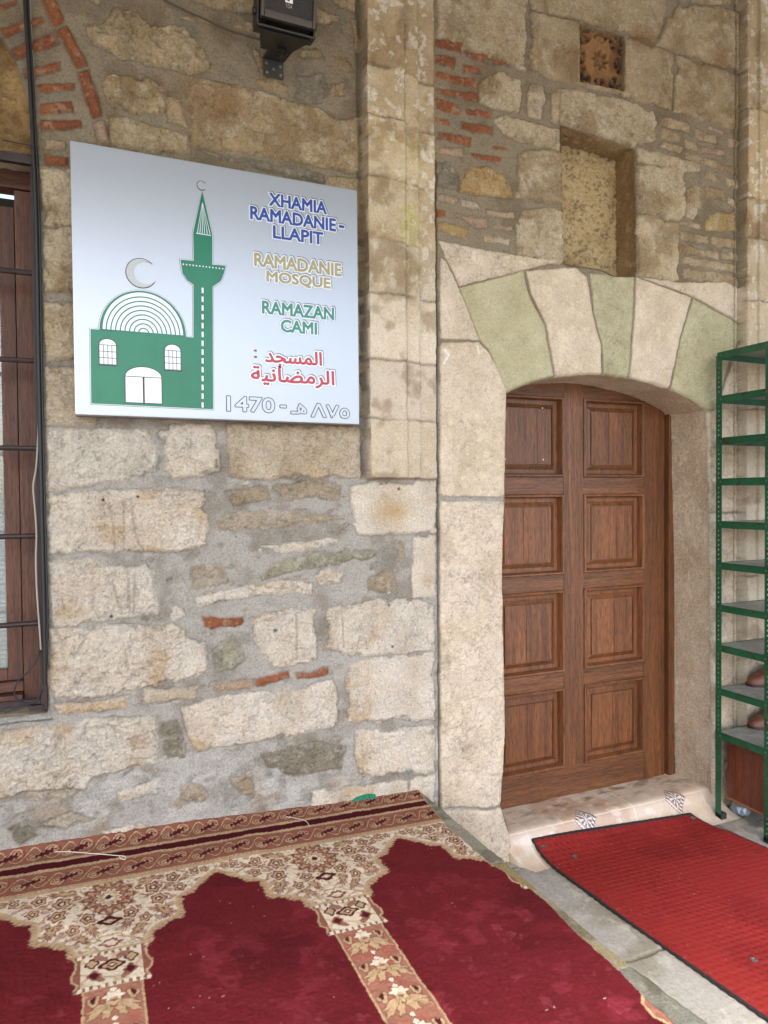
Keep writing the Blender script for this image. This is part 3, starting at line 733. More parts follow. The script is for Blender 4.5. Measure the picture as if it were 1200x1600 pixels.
for xa, xb, holes in ((-4.0, -0.425, (WINHOLE,)), (3.845, 7.0, ())):
    XX, ZZ, h, c, pid, keep = wall_patch(xa, xb, -0.06, 5.0, 0.012, [(block_rows(xa, xb, -.1, 5.0, 5), 0, 1.0)]+([([('D', 4, 3, sector(.54, .82, R(38), R(109))), ('D', 4, 3, sector(.54, .82, R(105), R(180)))], 0, .3), (RING, 0, .4)] if xa < 0 else []), left_extra if xa < 0 else None, holes)
    o = link('wall', grid_mesh('wall', np.stack([XX, -h, ZZ], -1), c, keep), M['stone'], FAC)
b = MB(); b.box(-0.43, 3.85, 0.02, 0.3, 4.6, 5.0); b.obj('wall', plain('wall_head', sr(160, 134, 96, .7), .95, 0, .2, 6), FAC)

# reveals of the door, niche and window: strips swept back from the outlines
def reveal(name, P, depth, mat, tint, flip, seed, y0=0.006, out=0.002, closed=False, res=0.006, splay=None, amp=0.003):
    P = [np.array(p) for p in P]
    if closed: P = P+[P[0]]
    pts = []
    for a, b2 in zip(P[:-1], P[1:]):
        n = max(1, int(np.hypot(*(b2-a))/res))
        pts += [a+(b2-a)*i/n for i in range(n)]
    pts.append(P[-1]); pts = np.array(pts); t = np.gradient(pts, axis=0); t /= np.linalg.norm(t, axis=1)[:, None]+1e-9
    nrm = np.stack([t[:, 1], -t[:, 0]], -1)*(1 if flip else -1)
    s = np.concatenate([[0], np.cumsum(np.hypot(*np.diff(pts, axis=0).T))])
    D = np.arange(0, depth+res/2, res); S, DD_ = np.meshgrid(s, D, indexing='ij')
    nn = fbm(S, DD_, 0.1, seed, 4)*amp+fbm(S, DD_, 0.02, seed+1, 4, .6)*amp*0.8
    o = out-nn*sstep(0, .02, DD_)+(splay(pts, DD_) if splay else 0)
    Q = np.empty(S.shape+(3,)); Q[..., 0] = pts[:, None, 0]+nrm[:, None, 0]*o; Q[..., 2] = pts[:, None, 1]+nrm[:, None, 1]*o; Q[..., 1] = y0+DD_
    c = np.empty(S.shape+(3,)); c[:] = tint[0]; mixc(c, tint[1], np.clip(.45+1.3*fbm(S, DD_, 0.15, seed+2, 4), 0, 1)); mixc(c, tint[2], sstep(.2, .5, fbm(S, DD_, .03, seed+3, 4))*.5)
    return link(name, grid_mesh(name, Q, c, None, flip), mat, FAC)
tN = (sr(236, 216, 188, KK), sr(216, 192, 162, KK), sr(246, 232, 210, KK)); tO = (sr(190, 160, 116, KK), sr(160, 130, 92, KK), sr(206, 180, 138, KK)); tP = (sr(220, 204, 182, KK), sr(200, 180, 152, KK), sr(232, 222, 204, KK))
reveal('door_reveal', DOORHOLE[:-1], 0.31, M['render'], tN, True, 101, amp=0.004)
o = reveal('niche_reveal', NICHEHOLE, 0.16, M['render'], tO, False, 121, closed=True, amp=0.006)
reveal('window_reveal', WINHOLE, 0.24, M['stone'], tP, False, 141, closed=True, amp=0.006)
# niche back: pebble-dashed render
p = np.array(NICHEHOLE); X, Z = np.meshgrid(np.arange(p[:, 0].min()-.03, p[:, 0].max()+.03, .004), np.arange(p[:, 1].min()-.03, p[:, 1].max()+.03, .004))
pb = fbm(X*0.7+Z*.5, Z-X*.4, 0.016, 131, 3, .6); n = fbm(X, Z, .15, 133, 4)
c = np.empty(X.shape+(3,)); c[:] = sr(220, 196, 150, KK); mixc(c, sr(190, 162, 116, KK), sstep(-.1, .4, n)*.7); mixc(c, sr(90, 70, 46, KK), sstep(.1, .5, -pb)*.55)
link('niche_back', grid_mesh('niche_back', np.stack([X, 0.150-0.010*pb-.004*n, Z], -1), c), M['render'], FAC)

# ------------------------------------------------------------------ door
yd = 0.27
f = MB(); f.box(1.6, 3.3, yd+.07, yd+.1, 0, 2.7)
door = f.obj('door', M['wood_v'], FAC); door['label'] = 'brown oak door of eight raised panels'
XS = [(1.765, 1.892), (2.318, 2.448), (2.866, 3.020)]           # stiles
ZR = [(0.105, 0.262), (0.690, 0.776), (1.214, 1.296), (1.723, 1.812), (2.236, 2.48)]   # rails
PX = [(1.892, 2.318), (2.448, 2.866)]; PZ = [(0.262, 0.690), (0.776, 1.214), (1.296, 1.723), (1.812, 2.236)]
for q, (a, b_) in enumerate(XS):
    d = MB(); d.box(a, b_, yd, yd+.05, ZR[0][1] if q == 1 else .105, 2.48, bev=.0015); d.obj('stile', M['wood_v'], door)
for a, b_ in PX:
    for q, (z0_, z1_) in enumerate(ZR):
        if q: d = MB(); d.box(a+.0006, b_-.0006, yd+.0012, yd+.05, z0_, z1_, bev=.0012); d.obj('rail', M['wood_h'], door)
d = MB(); d.box(1.892, 2.866, yd+.0012, yd+.05, .105, .262, bev=.0012); d.obj('rail', M['wood_h'], door)
PROF = [(0.0, .012), (0.001, -.007), (.006, -.011), (.013, -.009), (.018, .004), (.020, .030), (.036, .032), (.041, .0315), (.060, .0185), (.062, .0245), (.066, .0245), (.068, .0165)]
seams = {(0, 3): .70, (0, 2): .40, (0, 1): .45, (0, 0): .46, (1, 3): .42, (1, 2): .62, (1, 1): .55, (1, 0): .5}
for i, (a, b_) in enumerate(PX):
    for k, (z0_, z1_) in enumerate(PZ):
        m = MB(); L = []
        for ins, dy in PROF:
            L.append([(a+ins, yd+dy, z0_+ins), (b_-ins, yd+dy, z0_+ins), (b_-ins, yd+dy, z1_-ins), (a+ins, yd+dy, z1_-ins)])
        vs = [p_ for r_ in L for p_ in r_]
        m.add(vs, [(r_*4+q, r_*4+(q+1) % 4, r_*4+4+(q+1) % 4, r_*4+4+q) for r_ in range(len(L)-1) for q in range(4)])
        ins, dy = PROF[-1]; xs = a+ins+(b_-a-2*ins)*seams[(i, k)]; g = .0013
        for xa, xb in ((a+ins, xs-g), (xs+g, b_-ins)):
            m.add([(xa, yd+dy, z0_+ins), (xb, yd+dy, z0_+ins), (xb, yd+dy, z1_-ins), (xa, yd+dy, z1_-ins)], [(0, 1, 2, 3)])
        m.box(xs-g, xs+g, yd+dy+.003, yd+dy+.004, z0_+ins, z1_-ins)
        tone = {(0, 3): .82, (1, 3): .88, (1, 1): 1.12, (1, 2): 1.15, (0, 2): 1.1, (0, 1): 1.08}.get((i, k), .98)
        nm = 'panel_wood_%d' % round(tone*100)
        if nm not in M: M[nm] = wood(nm, tuple(q*tone for q in sr(128, 81, 47, .78)), tuple(q*tone for q in sr(74, 44, 24, .76)), 'z', .5, .12)
        po = m.obj('panel', M[nm], door, angle=25)
        if (i, k) == (0, 3): po['label'] = 'top panel with three pale nail heads'
pm = plain('pale_metal', (.6, .58, .54), .4)
for x_, z_ in ((2.195, 2.175), (2.200, 1.905), (1.965, 1.905)):
    n_ = MB(); n_.tube([(x_, yd+.017, z_), (x_, yd+.0135, z_), (x_, yd+.0125, z_)], [.004, .004, .002], 8); n_.obj('nail_head', pm, door)
f = MB(); f.box(3.032, 3.075, yd-.022, yd+.06, .1, 2.32, bev=.006); f.box(3.076, 3.125, yd-.008, yd+.06, .1, 2.32, bev=.004)
fr = f.obj('door_frame', M['wood_v'], FAC)
f = MB(); f.box(1.70, 1.762, yd-.02, yd+.06, .1, 2.2, bev=.004); f.obj('door_frame', M['wood_v'], FAC)
f = MB(); f.box(1.75, 3.075, yd-.012, yd+.04, .098, .1035)
f.obj('sill_strip', M['wood_h'], door)

# ------------------------------------------------------------------ tiled doorstep
prof = [(0.285, .104), (.20, .108), (.12, .112), (.062, .114), (.034, .110), (.016, .096), (.006, .076), (-.006, .055), (-.028, .035), (-.060, .018), (-.10, .007), (-.140, .002)]
pf = np.array(smooth_path([(a, b_, 0) for a, b_ in prof], 14)); sp = np.concatenate([[0], np.cumsum(np.hypot(*np.diff(pf[:, :2], axis=0).T))])
sv = np.arange(0, sp[-1], .003); py_, pz_ = np.interp(sv, sp, pf[:, 0]), np.interp(sv, sp, pf[:, 1])
xv = np.arange(1.765, 3.15, .003); S, X = np.meshgrid(sv, xv)
xl = 1.785+.012*np.sin(S*14)+np.interp(S, [0, .26, .36, .45], [-.03, 0.0, .02, .055])+.006*fbm(S, S*0, .05, 3)
X = np.maximum(X, xl)
n = fbm(X, S, .22, 201, 5); n2 = fbm(X, S, .05, 202, 4, .6)
c = np.empty(X.shape+(3,)); c[:] = sr(216, 198, 176, .80); mixc(c, sr(196, 160, 132, .78), sstep(0, .4, n)*.7); mixc(c, sr(232, 224, 210, .8), sstep(.0, .5, n2)*.6)
dirt = sstep(-.1, .4, fbm(X*.8+S, S*1.6-X*.3, .07, 203, 5, .6))*sstep(.27, .05, S); mixc(c, sr(120, 96, 72, .6), dirt*.75)
Yp, Zp = np.interp(S, sv, py_), np.interp(S, sv, pz_)
Zp += .0015*n; Zp[0] = -.02
s_n = 0.262
gj = np.abs(S-s_n-.01*n*0)
for xg in (1.905, 2.560, 3.03): gj = np.minimum(gj, np.abs(X-xg-.02*(S-.2)))
gm_ = 1-sstep(.0012, .0035, gj); mixc(c, sr(232, 222, 206, .85), gm_*.9); Zp -= .0012*gm_
for xc in (2.255, 2.845):
    u, v = (X-xc), (S-s_n-.008); q = np.abs(u)/.066+np.abs(v)/.085
    mixc(c, sr(232, 216, 206, .85), sstep(1.06, 1.0, q)); ln = (np.abs(q-1.0) < .03) | (np.abs(q-.66) < .025); mixc(c, sr(96, 80, 84, .7), ln*.8)
    chk = (q > .70) & (q < .96) & ((np.sin((u/.066-v/.085)*17) > .1) == (np.abs(u/.066-v/.085) < 9)); mixc(c, sr(40, 36, 42, .8), chk*.95)
    th = np.arctan2(v/.085, u/.066); fl = (np.cos(8*th) > .2) & (q < .6) & (q > .12); mixc(c, sr(48, 44, 50, .8), ((~fl) & (q < .62) & (q > .1))*.8)
ST = tag(link('tiled_doorstep', grid_mesh('tiled_doorstep', np.stack([X, Yp, Zp], -1), c), M['tile']), 'cream glazed tile doorstep with two black diamond motifs below the wooden door', 'doorstep')

# ------------------------------------------------------------------ window
yw = .17
m = MB(); m.box(-.29, -.239, yw, yw+.06, 1.045, 2.80, bev=.003); m.box(-.236, -.150, yw-.014, yw+.06, .975, 2.86, bev=.004); m.box(-1.25, -1.15, yw-.01, yw+.06, .97, 2.86); m.box(-.74, -.66, yw, yw+.06, 1.1, 2.78, bev=.003)
win = m.obj('window', M['win_v'], FAC); win['label'] = 'brown wooden window behind iron bars'
for q in ((-1.15, -.2905, yw+.002, yw+.06, 2.735, 2.80, .003), (-1.25, -.15, yw-.016, yw+.06, 2.865, 2.94, .003), (-1.15, -.2905, yw+.002, yw+.06, 1.045, 1.088, .003), (-1.15, -.2365, yw-.02, yw+.05, 1.005, 1.042, .004), (-1.15, -.2365, yw-.055, yw+.05, .962, 1.0, .006)):
    m = MB(); m.box(*q[:6], bev=q[6]); m.obj('rail', M['win_h'], win)
gl, nt, b_ = newmat('window_glass'); b_.inputs['Base Color'].default_value = (.8, .88, .86, 1); b_.inputs['Roughness'].default_value = .02; b_.inputs['Transmission Weight'].default_value = .75; b_.inputs['IOR'].default_value = 1.5; b_.inputs['Specular IOR Level'].default_value = .9
m = MB(); m.box(-1.14, -.288, yw+.025, yw+.031, 1.08, 2.74); m.obj('pane', gl, win)
m = MB()
for k in range(45):
    z_ = 1.10+k*.018; m.add([(-1.12, yw+.06, z_+.008), (-.30, yw+.06, z_+.008), (-.30, yw+.078, z_-.003), (-1.12, yw+.078, z_-.003)], [(0, 1, 2, 3)])
bl = m.obj('blind', plain('pale_green_blind', sr(180, 190, 168, .6), .6), win); sol = bl.modifiers.new('solid', 'SOLIDIFY'); sol.thickness = .0012
m = MB(); m.box(-1.3, -.16, .62, .66, .9, 3.0); m.box(-1.3, -.16, .25, .62, .88, .93); m.obj('room', plain('dim_room', sr(120, 116, 108, .5), .9), win)
m = MB()
m.box(-.172, -.150, .008, .022, .965, 2.93, bev=.002)
for z_ in (2.524, 2.213, 1.902, 1.589, 1.275): m.tube([(-1.24, .028, z_), (-.70, .028, z_), (-.150, .028, z_)], .0095, 10)
for x_ in (-.45, -.75, -1.05): m.tube([(x_, .028, .985), (x_, .028, 2.0), (x_, .028, 2.9)], .0095, 10)
m.box(-1.24, -.1725, .006, .024, .988, 1.006, bev=.001); m.box(-1.24, -.15, -.004, .02, 2.895, 2.925, bev=.002); m.box(-.205, -.165, -.004, .03, .966, .986)
m.obj('grille', M['iron'], win)
X, Y = np.meshgrid(np.arange(-1.26, -.13, .006), np.arange(-.012, .2, .006)); n = fbm(X, Y, .08, 231, 5)
c = np.empty(X.shape+(3,)); c[:] = sr(160, 156, 144, KK); mixc(c, sr(196, 190, 176, KK), sstep(0, .4, n)*.6)
link('sill', grid_mesh('sill', np.stack([X, Y, .935+.14*Y+.006*n+.0*X], -1), c), M['stone'], win)

# ------------------------------------------------------------------ cables
def cable(name, px, Y, r, mat, label, ys=None):
    pts = [onY(p_[0], p_[1], Y if ys is None else ys[i]) for i, p_ in enumerate(px)]
    b2 = MB(); b2.tube(smooth_path(pts, 8), r, 8)
    return tag(b2.obj(name, mat, smooth=True, angle=80), label, 'cable')
k1 = [(36, -60), (40, 20), (46, 120), (51, 220), (55, 300), (58, 420), (60, 560), (63, 700), (66, 840), (69, 960), (70, 1070)]
cable('cable', k1, -.022, .0065, M['blackcable'], 'thick black cable running down beside the window bars')
cable('cable', [(a+5, b_) for a, b_ in k1[:-1]]+[(72, 1040)], -.020, .0042, M['blackcable'], 'thinner black cable just right of the thick black one at the window edge')
cable('cable', [(44, -60), (47, 20), (52, 120), (54, 190), (56, 245), (60, 330), (62, 470), (61, 640), (57, 725), (52, 760), (55, 800), (57, 835), (56, 880), (58, 930), (62, 985), (64, 1015)], -.004, .0032, M['whitecable'], 'pale cable bowing out from the black cables beside the window')
cable('cable', [(63, 980), (61, 1020), (48, 1045), (30, 1062), (22, 1080), (30, 1096), (45, 1100), (58, 1094), (65, 1078)], .0, .0028, M['blackcable'], 'thin black wire looping above the window sill')
cable('cable', [(4, 219), (20, 222), (40, 226), (56, 227)], -.03, .002, M['blackcable'], 'short thin wire end sticking left from the black cables')
cable('cable', [(240, -22), (258, 0), (285, 14), (320, 30), (360, 48), (400, 60), (425, 66), (440, 63), (446, 56)], 0, .0038, plain('brown_cable', sr(74, 62, 48), .6), 'brown cable sagging across the wall to the black loudspeaker', [-.02, -.02, -.025, -.025, -.03, -.05, -.10, -.16, -.2])

# ------------------------------------------------------------------ loudspeaker
SP = thing('loudspeaker', 'black loudspeaker on a folded wall bracket, above the white mosque sign', 'loudspeaker', (.69, -.2, 3.55))
bm_ = M['black']
tl = R(13)                                     # tilted down
def tilt(pts, org=(.684, -.30, 3.415)):
    out = []
    for x_, y_, z_ in pts:
        yy, zz = y_, z_
        out.append((org[0]+x_, org[1]+yy*math.cos(tl)-zz*math.sin(tl), org[2]+zz*math.cos(tl)+yy*math.sin(tl)))
    return out
m = MB(); n0 = len(m.v)
ysh = [(-.085, .0), (.0, .0)]
m.box(-.098, .098, .01, .15, .0, .30, bev=.012); m.v = tilt(m.v); m.obj('cabinet', bm_, SP)
m = MB(); m.box(-.100, -.088, -.012, .012, -.002, .302, bev=.003); m.box(.088, .100, -.012, .012, -.002, .302, bev=.003); m.box(-.0875, .0875, -.012, .012, -.002, .022, bev=.003); m.box(-.0875, .0875, -.012, .012, .28, .302, bev=.003); m.v = tilt(m.v)
m.obj('rim', plain('dark_rim', sr(62, 54, 46), .4), SP)
g_, nt, b_ = newmat('speaker_mesh'); b_.inputs['Base Color'].default_value = (*sr(26, 24, 23), 1); b_.inputs['Roughness'].default_value = .5
vo = nd(nt, 'ShaderNodeTexVoronoi'); vo.inputs['Scale'].default_value = 260; nt.links.new(objco(nt), vo.inputs['Vector']); nt.links.new(bump(nt, vo.outputs['Distance'], .8, .002), b_.inputs['Normal'])
m = MB(); m.box(-.087, .087, -.005, .009, .022, .28); m.v = tilt(m.v); m.obj('grille', g_, SP)
wl = plain('white_print', (.7, .7, .68), .5)
m = MB(); z0_ = .060
m.box(-.015, .012, -.0078, -.0055, z0_, z0_+.034); m.v = tilt(m.v); bd = m.obj('badge', wl, SP)
m = MB(); m.box(-.012, .009, -.0092, -.0080, z0_+.024, z0_+.0275); m.box(-.005, .000, -.0092, -.0080, z0_+.004, z0_+.024)
m.add([(-.0118, -.0086, z0_+.019), (-.0085, -.0086, z0_+.019), (-.0055, -.0086, z0_+.0235), (-.0085, -.0086, z0_+.0235)], [(0, 1, 2, 3)]); m.box(-.0118, -.006, -.0092, -.0080, z0_+.006, z0_+.0085); m.v = tilt(m.v); m.obj('emblem', bm_, bd)
def text_mesh(s, off=0.0, ext=0.0, res=4):
    cv = bpy.data.curves.new('t', 'FONT'); cv.body = s; cv.offset = off; cv.extrude = ext; cv.resolution_u = res
    ob = bpy.data.objects.new('t', cv); COL.objects.link(ob); dg = bpy.context.evaluated_depsgraph_get(); dg.update()
    me = bpy.data.meshes.new_from_object(ob.evaluated_get(dg)); bpy.data.objects.remove(ob); bpy.data.curves.remove(cv)
    return me
def text_bounds(s):
    me = text_mesh(s); v = np.array([q.co[:] for q in me.vertices]); bpy.data.meshes.remove(me); return v.min(0), v.max(0)
def text_obj(name, s, x0, x1, zb, zt, y, mat, parent, off=0.0, thick=.002, fn=None):
    lo, hi = text_bounds(s); sx = (x1-x0)/(hi[0]-lo[0]); sz = (zt-zb)/(hi[1]-lo[1])
    me = text_mesh(s, off/((sx+sz)/2), 1.0)
    v = np.array([q.co[:] for q in me.vertices]); o_ = np.empty_like(v)
    o_[:, 0] = x0+(v[:, 0]-lo[0])*sx; o_[:, 2] = zb+(v[:, 1]-lo[1])*sz; o_[:, 1] = y-np.where(v[:, 2] > 0, thick, 0)
    if fn is not None: o_ = np.array(fn(o_))
    me.vertices.foreach_set('co', o_.astype(np.float32).ravel()); me.update(); me.materials.clear()
    return link(name, me, mat, parent)
text_obj('lettering', 'TOA', -.0135, .011, z0_-.016, z0_-.004, -.0055, plain('grey_print', (.32, .31, .29), .5), SP, .0, .001, tilt)
m = MB()                                        # yoke and arm
for sx in (-1, 1): 
    m.box(sx*.104-.004, sx*.104+.004, .02, .085, -.018, .06, bev=.003); m.tube([(sx*.098, .05, .03), (sx*.118, .05, .03)], .014, 12)
m.box(-.108, .108, .012, .085, -.024, -.017, bev=.002); m.v = tilt(m.v)
m.obj('yoke', bm_, SP)
m = MB(); a0 = tilt([(-.095, .03, -.026), (.095, .03, -.026), (.045, .17, -.034), (-.06, .17, -.034)]); a1 = [(q[0], q[1], q[2]-.006) for q in a0]
m.add(a0+a1, [(0, 1, 2, 3), (7, 6, 5, 4), (0, 4, 5, 1), (1, 5, 6, 2), (2, 6, 7, 3), (3, 7, 4, 0)])
m.add([(.655, -.17, 3.414), (.742, -.17, 3.414), (.739, -.022, 3.450), (.657, -.022, 3.450), (.655, -.17, 3.407), (.742, -.17, 3.407), (.739, -.022, 3.443), (.657, -.022, 3.443)], [(0, 1, 2, 3), (7, 6, 5, 4), (0, 4, 5, 1), (1, 5, 6, 2), (2, 6, 7, 3), (3, 7, 4, 0)])
m.tube([(.70, -.155, 3.375), (.70, -.155, 3.43)], .012, 12); m.tube([(.70, -.155, 3.388), (.70, -.155, 3.402)], .020, 6)
m.obj('arm', bm_, SP)
m = MB(); m.box(.657, .739, -.028, -.021, 3.377, 3.444, bev=.002); wp = m.obj('wall_plate', plain('grey_metal', sr(78, 80, 76), .45, .5), SP)
m = MB()
for x_, z_ in ((.670, 3.426), (.726, 3.424), (.672, 3.392), (.726, 3.390), (.698, 3.408)): m.tube([(x_, -.0275, z_), (x_, -.031, z_), (x_, -.032, z_)], [.006, .006, .003], 10)
m.obj('screws', plain('screw_metal', sr(150, 144, 130), .4, .8), wp)

# ------------------------------------------------------------------ sign
SG = thing('sign_board', 'white metal sign with a green mosque emblem and coloured lettering, hung on the stone wall', 'sign', (.49, -.05, 2.0))
sg, nt, b_ = newmat('sign_metal'); b_.inputs['Base Color'].default_value = (.37, .395, .43, 1); b_.inputs['Metallic'].default_value = .55; b_.inputs['Roughness'].default_value = .32
v = objco(nt, (3, 30, 200)); n_ = noise(nt, v, 1.0, 4, .6); r_ = nd(nt, 'ShaderNodeMapRange'); r_.inputs[3].default_value = .26; r_.inputs[4].default_value = .38; nt.links.new(n_, r_.inputs[0]); nt.links.new(r_.outputs[0], b_.inputs['Roughness'])
sp_ = noise(nt, objco(nt), 40, 8, .8); nt.links.new(mul(nt, (.37, .395, .43), ramp(nt, sp_, [(.24, .8), (.34, 1.0)])), b_.inputs['Base Color'])
side = plain('sign_side', sr(120, 104, 98), .5, .4)
SX0, SX1, SZ0, SZ1, SY = -.040, 1.023, 2.015, 2.962, -.09
m = MB(); m.box(SX0, SX1, SY, SY+.0495, SZ0, SZ1, bev=.0025); m.obj('face', sg, SG, smooth=False)
m = MB(); m.box(SX0+.001, SX1-.001, SY+.05, SY+.088, SZ0+.001, SZ1-.001); m.obj('return_edge', side, SG)
def S(x_, z_, y=SY): return onY(100+x_/2.4, 200+z_/2.4, y)
def S2(l): return [(lambda q: (q[0], q[2]))(S(*p_)) for p_ in l]
green = plain('green_enamel', sr(0, 128, 92, .62), .3, .1, .12, 8); white = plain('white_enamel', (.62, .65, .69), .35, .2); dark = plain('dark_edge', sr(50, 48, 50), .6)
def flat(name, polys, y, t, mat):
    m = MB()
    for P in polys: m.prism(P, 'y', y-t, y)
    return m.obj(name, mat, SG, smooth=False)
def arcpts(c0, rx, rz, a0, a1, n=28): return [(c0[0]+rx*math.cos(a0+(a1-a0)*i/n), c0[1]+rz*math.sin(a0+(a1-a0)*i/n)) for i in range(n+1)]
dl = S2([(133, 757)])[0]; dr = S2([(457, 784)])[0]; top = S2([(297, 612)])[0]; dc = ((dl[0]+dr[0])/2, (dl[1]+dr[1])/2); rx = (dr[0]-dl[0])/2; rz = top[1]-dc[1]
body = S2([(99, 754), (485, 786), (485, 588), (462, 572), (444, 545), (436, 494), (486, 499), (484, 392), (518, 238), (556, 402), (556, 513), (606, 517), (600, 545), (588, 575), (557, 596), (559, 1055), (102, 1033)])
def grow(P, g):
    P = [np.array(q) for q in P]; n = len(P); out = []; ar = sum(P[i][0]*P[(i+1) % n][1]-P[(i+1) % n][0]*P[i][1] for i in range(n)); s_ = 1 if ar > 0 else -1
    for i in range(n):
        e0 = P[i]-P[i-1]; e1 = P[(i+1) % n]-P[i]; n0 = np.array([e0[1], -e0[0]])/np.hypot(*e0)*s_; n1_ = np.array([e1[1], -e1[0]])/np.hypot(*e1)*s_
        q = n0+n1_; q = q/max(.35, (1+n0@n1_)); out.append(tuple(P[i]+q*g))
    return out
dome = arcpts(dc, rx, rz, 0, math.pi, 40)
flat('emblem_outline', [grow(body, .0035), grow(dome, .0035)], SY, .001, dark)
flat('emblem_silhouette', [grow(body, .0022), grow(dome, .0022)], SY-.001, .001, white)
flat('mosque_emblem', [body, dome], SY-.002, .0012, green)
dm = [arcpts((dc[0], dc[1]+.004), rx*.93, rz*.93, 0, math.pi, 40)]
em = flat('dome', dm, SY-.0032, .0008, white)
L = []
for k in range(8):
    q = .86-k*.105; a = arcpts(dc, rx*(q+.006), rz*(q+.006), .02, math.pi-.02, 36); b2 = arcpts(dc, rx*(q-.022), rz*(q-.022), .02, math.pi-.02, 36)
    for i in range(36): L.append([a[i], a[i+1], b2[i+1], b2[i]])
flat('dome_rings', L, SY-.004, .0006, green)
L = []
ctop = S2([(518, 246)])[0]
for x_ in (500, 509, 518, 527, 537, 547):
    q = S2([(x_, 394+(x_-497)*.1)])[0]; L.append([(ctop[0]-.0004, ctop[1]-.03), (ctop[0]+.0004, ctop[1]-.03), (q[0]+.0012, q[1]), (q[0]-.0012, q[1])])
a = S2([(495, 394)])[0]; b2 = S2([(551, 403)])[0]; L.append([(a[0], a[1]), (b2[0], b2[1]), (b2[0], b2[1]-.003), (a[0], a[1]-.003)])
flat('spire_lines', L, SY-.0033, .0007, white); L = []
for k in range(14):
    z_ = 600+k*33
    if z_ < 1030: q = S2([(519, z_), (519, z_+20)]); L.append([(q[0][0]-.0035, q[0][1]), (q[0][0]+.0035, q[0][1]), (q[0][0]+.0035, q[1][1]), (q[0][0]-.0035, q[1][1])])
flat('minaret_dashes', L, SY-.0033, .0007, white); L = []
for k in range(13):
    q = S2([(447+k*12.3, 512+k*1.4)])[0]; L.append(arcpts(q, .0028, .0028, 0, 2*math.pi*.9, 7))
flat('minaret_dots', L, SY-.0033, .0007, white)
def archwin(x0, x1, ztop, zbot, spring):
    c_ = S2([((x0+x1)/2, spring)])[0]; l_ = S2([(x0, zbot), (x1, zbot)]); t_ = S2([((x0+x1)/2, ztop)])[0]; hw = (l_[1][0]-l_[0][0])/2; cx = (l_[0][0]+l_[1][0])/2; zb = (l_[0][1]+l_[1][1])/2
    return [(cx-hw, zb), (cx+hw, zb)]+arcpts((cx, c_[1]), hw, t_[1]-c_[1], 0, math.pi, 16), (cx, hw, zb, c_[1], t_[1])
for (x0, x1, zt_, zb_, spr) in ((134, 196, 793, 889, 815), (379, 437, 814, 909, 836), (232, 366, 898, 1031, 935)):
    P, (cx, hw, zb, zs, zt2) = archwin(x0, x1, zt_, zb_, spr)
    flat('emblem_outline', [grow(P, .003)], SY-.0032, .0006, dark)
    wn = flat('emblem_window' if x1-x0 < 100 else 'emblem_door', [P], SY-.0039, .0007, white)
    L = []
    if x1-x0 < 100:
        for q in (-.5, 0, .5): L.append([(cx+hw*q-.001, zb), (cx+hw*q+.001, zb), (cx+hw*q+.001, zs), (cx+hw*q-.001, zs)])
        for q in (0.02, .35, .67, 1.0): zq = zb+(zs-zb)*q; L.append([(cx-hw, zq-.001), (cx+hw, zq-.001), (cx+hw, zq+.001), (cx-hw, zq+.001)])
    else:
        L.append([(cx-.003, zb), (cx+.003, zb), (cx+.003, zs), (cx-.003, zs)]); L.append([(cx-hw, zs-.0012), (cx+hw, zs-.0012), (cx+hw, zs+.0012), (cx-hw, zs+.0012)])
    flat('emblem_bars', L, SY-.0047, .0006, dark)
def crescent(c0, r, rot, y, g=0.0, mat=None, name='crescent'):
    o_ = [(c0[0]+(r+g)*math.cos(t_), c0[1]+(r+g)*math.sin(t_)) for t_ in np.linspace(rot+.62, rot+2*math.pi-.62, 40)]
    c1 = (c0[0]+r*.29*math.cos(rot), c0[1]+r*.29*math.sin(rot)); a = np.array(o_[0])-c1; b2 = np.array(o_[-1])-c1; ra = np.hypot(*a); t0 = math.atan2(a[1], a[0]); t1 = math.atan2(b2[1], b2[0])
    while t1 < t0: t1 += 2*math.pi
    i_ = [(c1[0]+(ra-g*.5)*math.cos(t_), c1[1]+(ra-g*.5)*math.sin(t_)) for t_ in np.linspace(t0, t1, 40)]
    L = [[o_[k], o_[k+1], i_[k+1], i_[k]] for k in range(39)]
    return flat(name, L, y, .0012, mat)
pale = plain('pale_crescent', sr(206, 208, 206, .62), .35, .2)
c_ = S2([(290, 545)])[0]; crescent(c_, .052, .15, SY, .002, dark, 'crescent_edge'); crescent(c_, .052, .15, SY-.0012, -.0008, pale)
c_ = S2([(516, 216)])[0]; crescent(c_, .0165, .0, SY, .0015, dark, 'crescent_edge'); crescent(c_, .0165, .0, SY-.0012, -.001, pale)
def en(n, c, r=.35): return plain(n, c, r, .1, .1, 30)
EB, EG, EGo, ER = en('blue_enamel', sr(46, 84, 178, .6)), en('green_letter', sr(70, 158, 134, .6)), en('gold_letter', sr(190, 180, 130, .6)), en('red_letter', sr(214, 66, 80, .6))
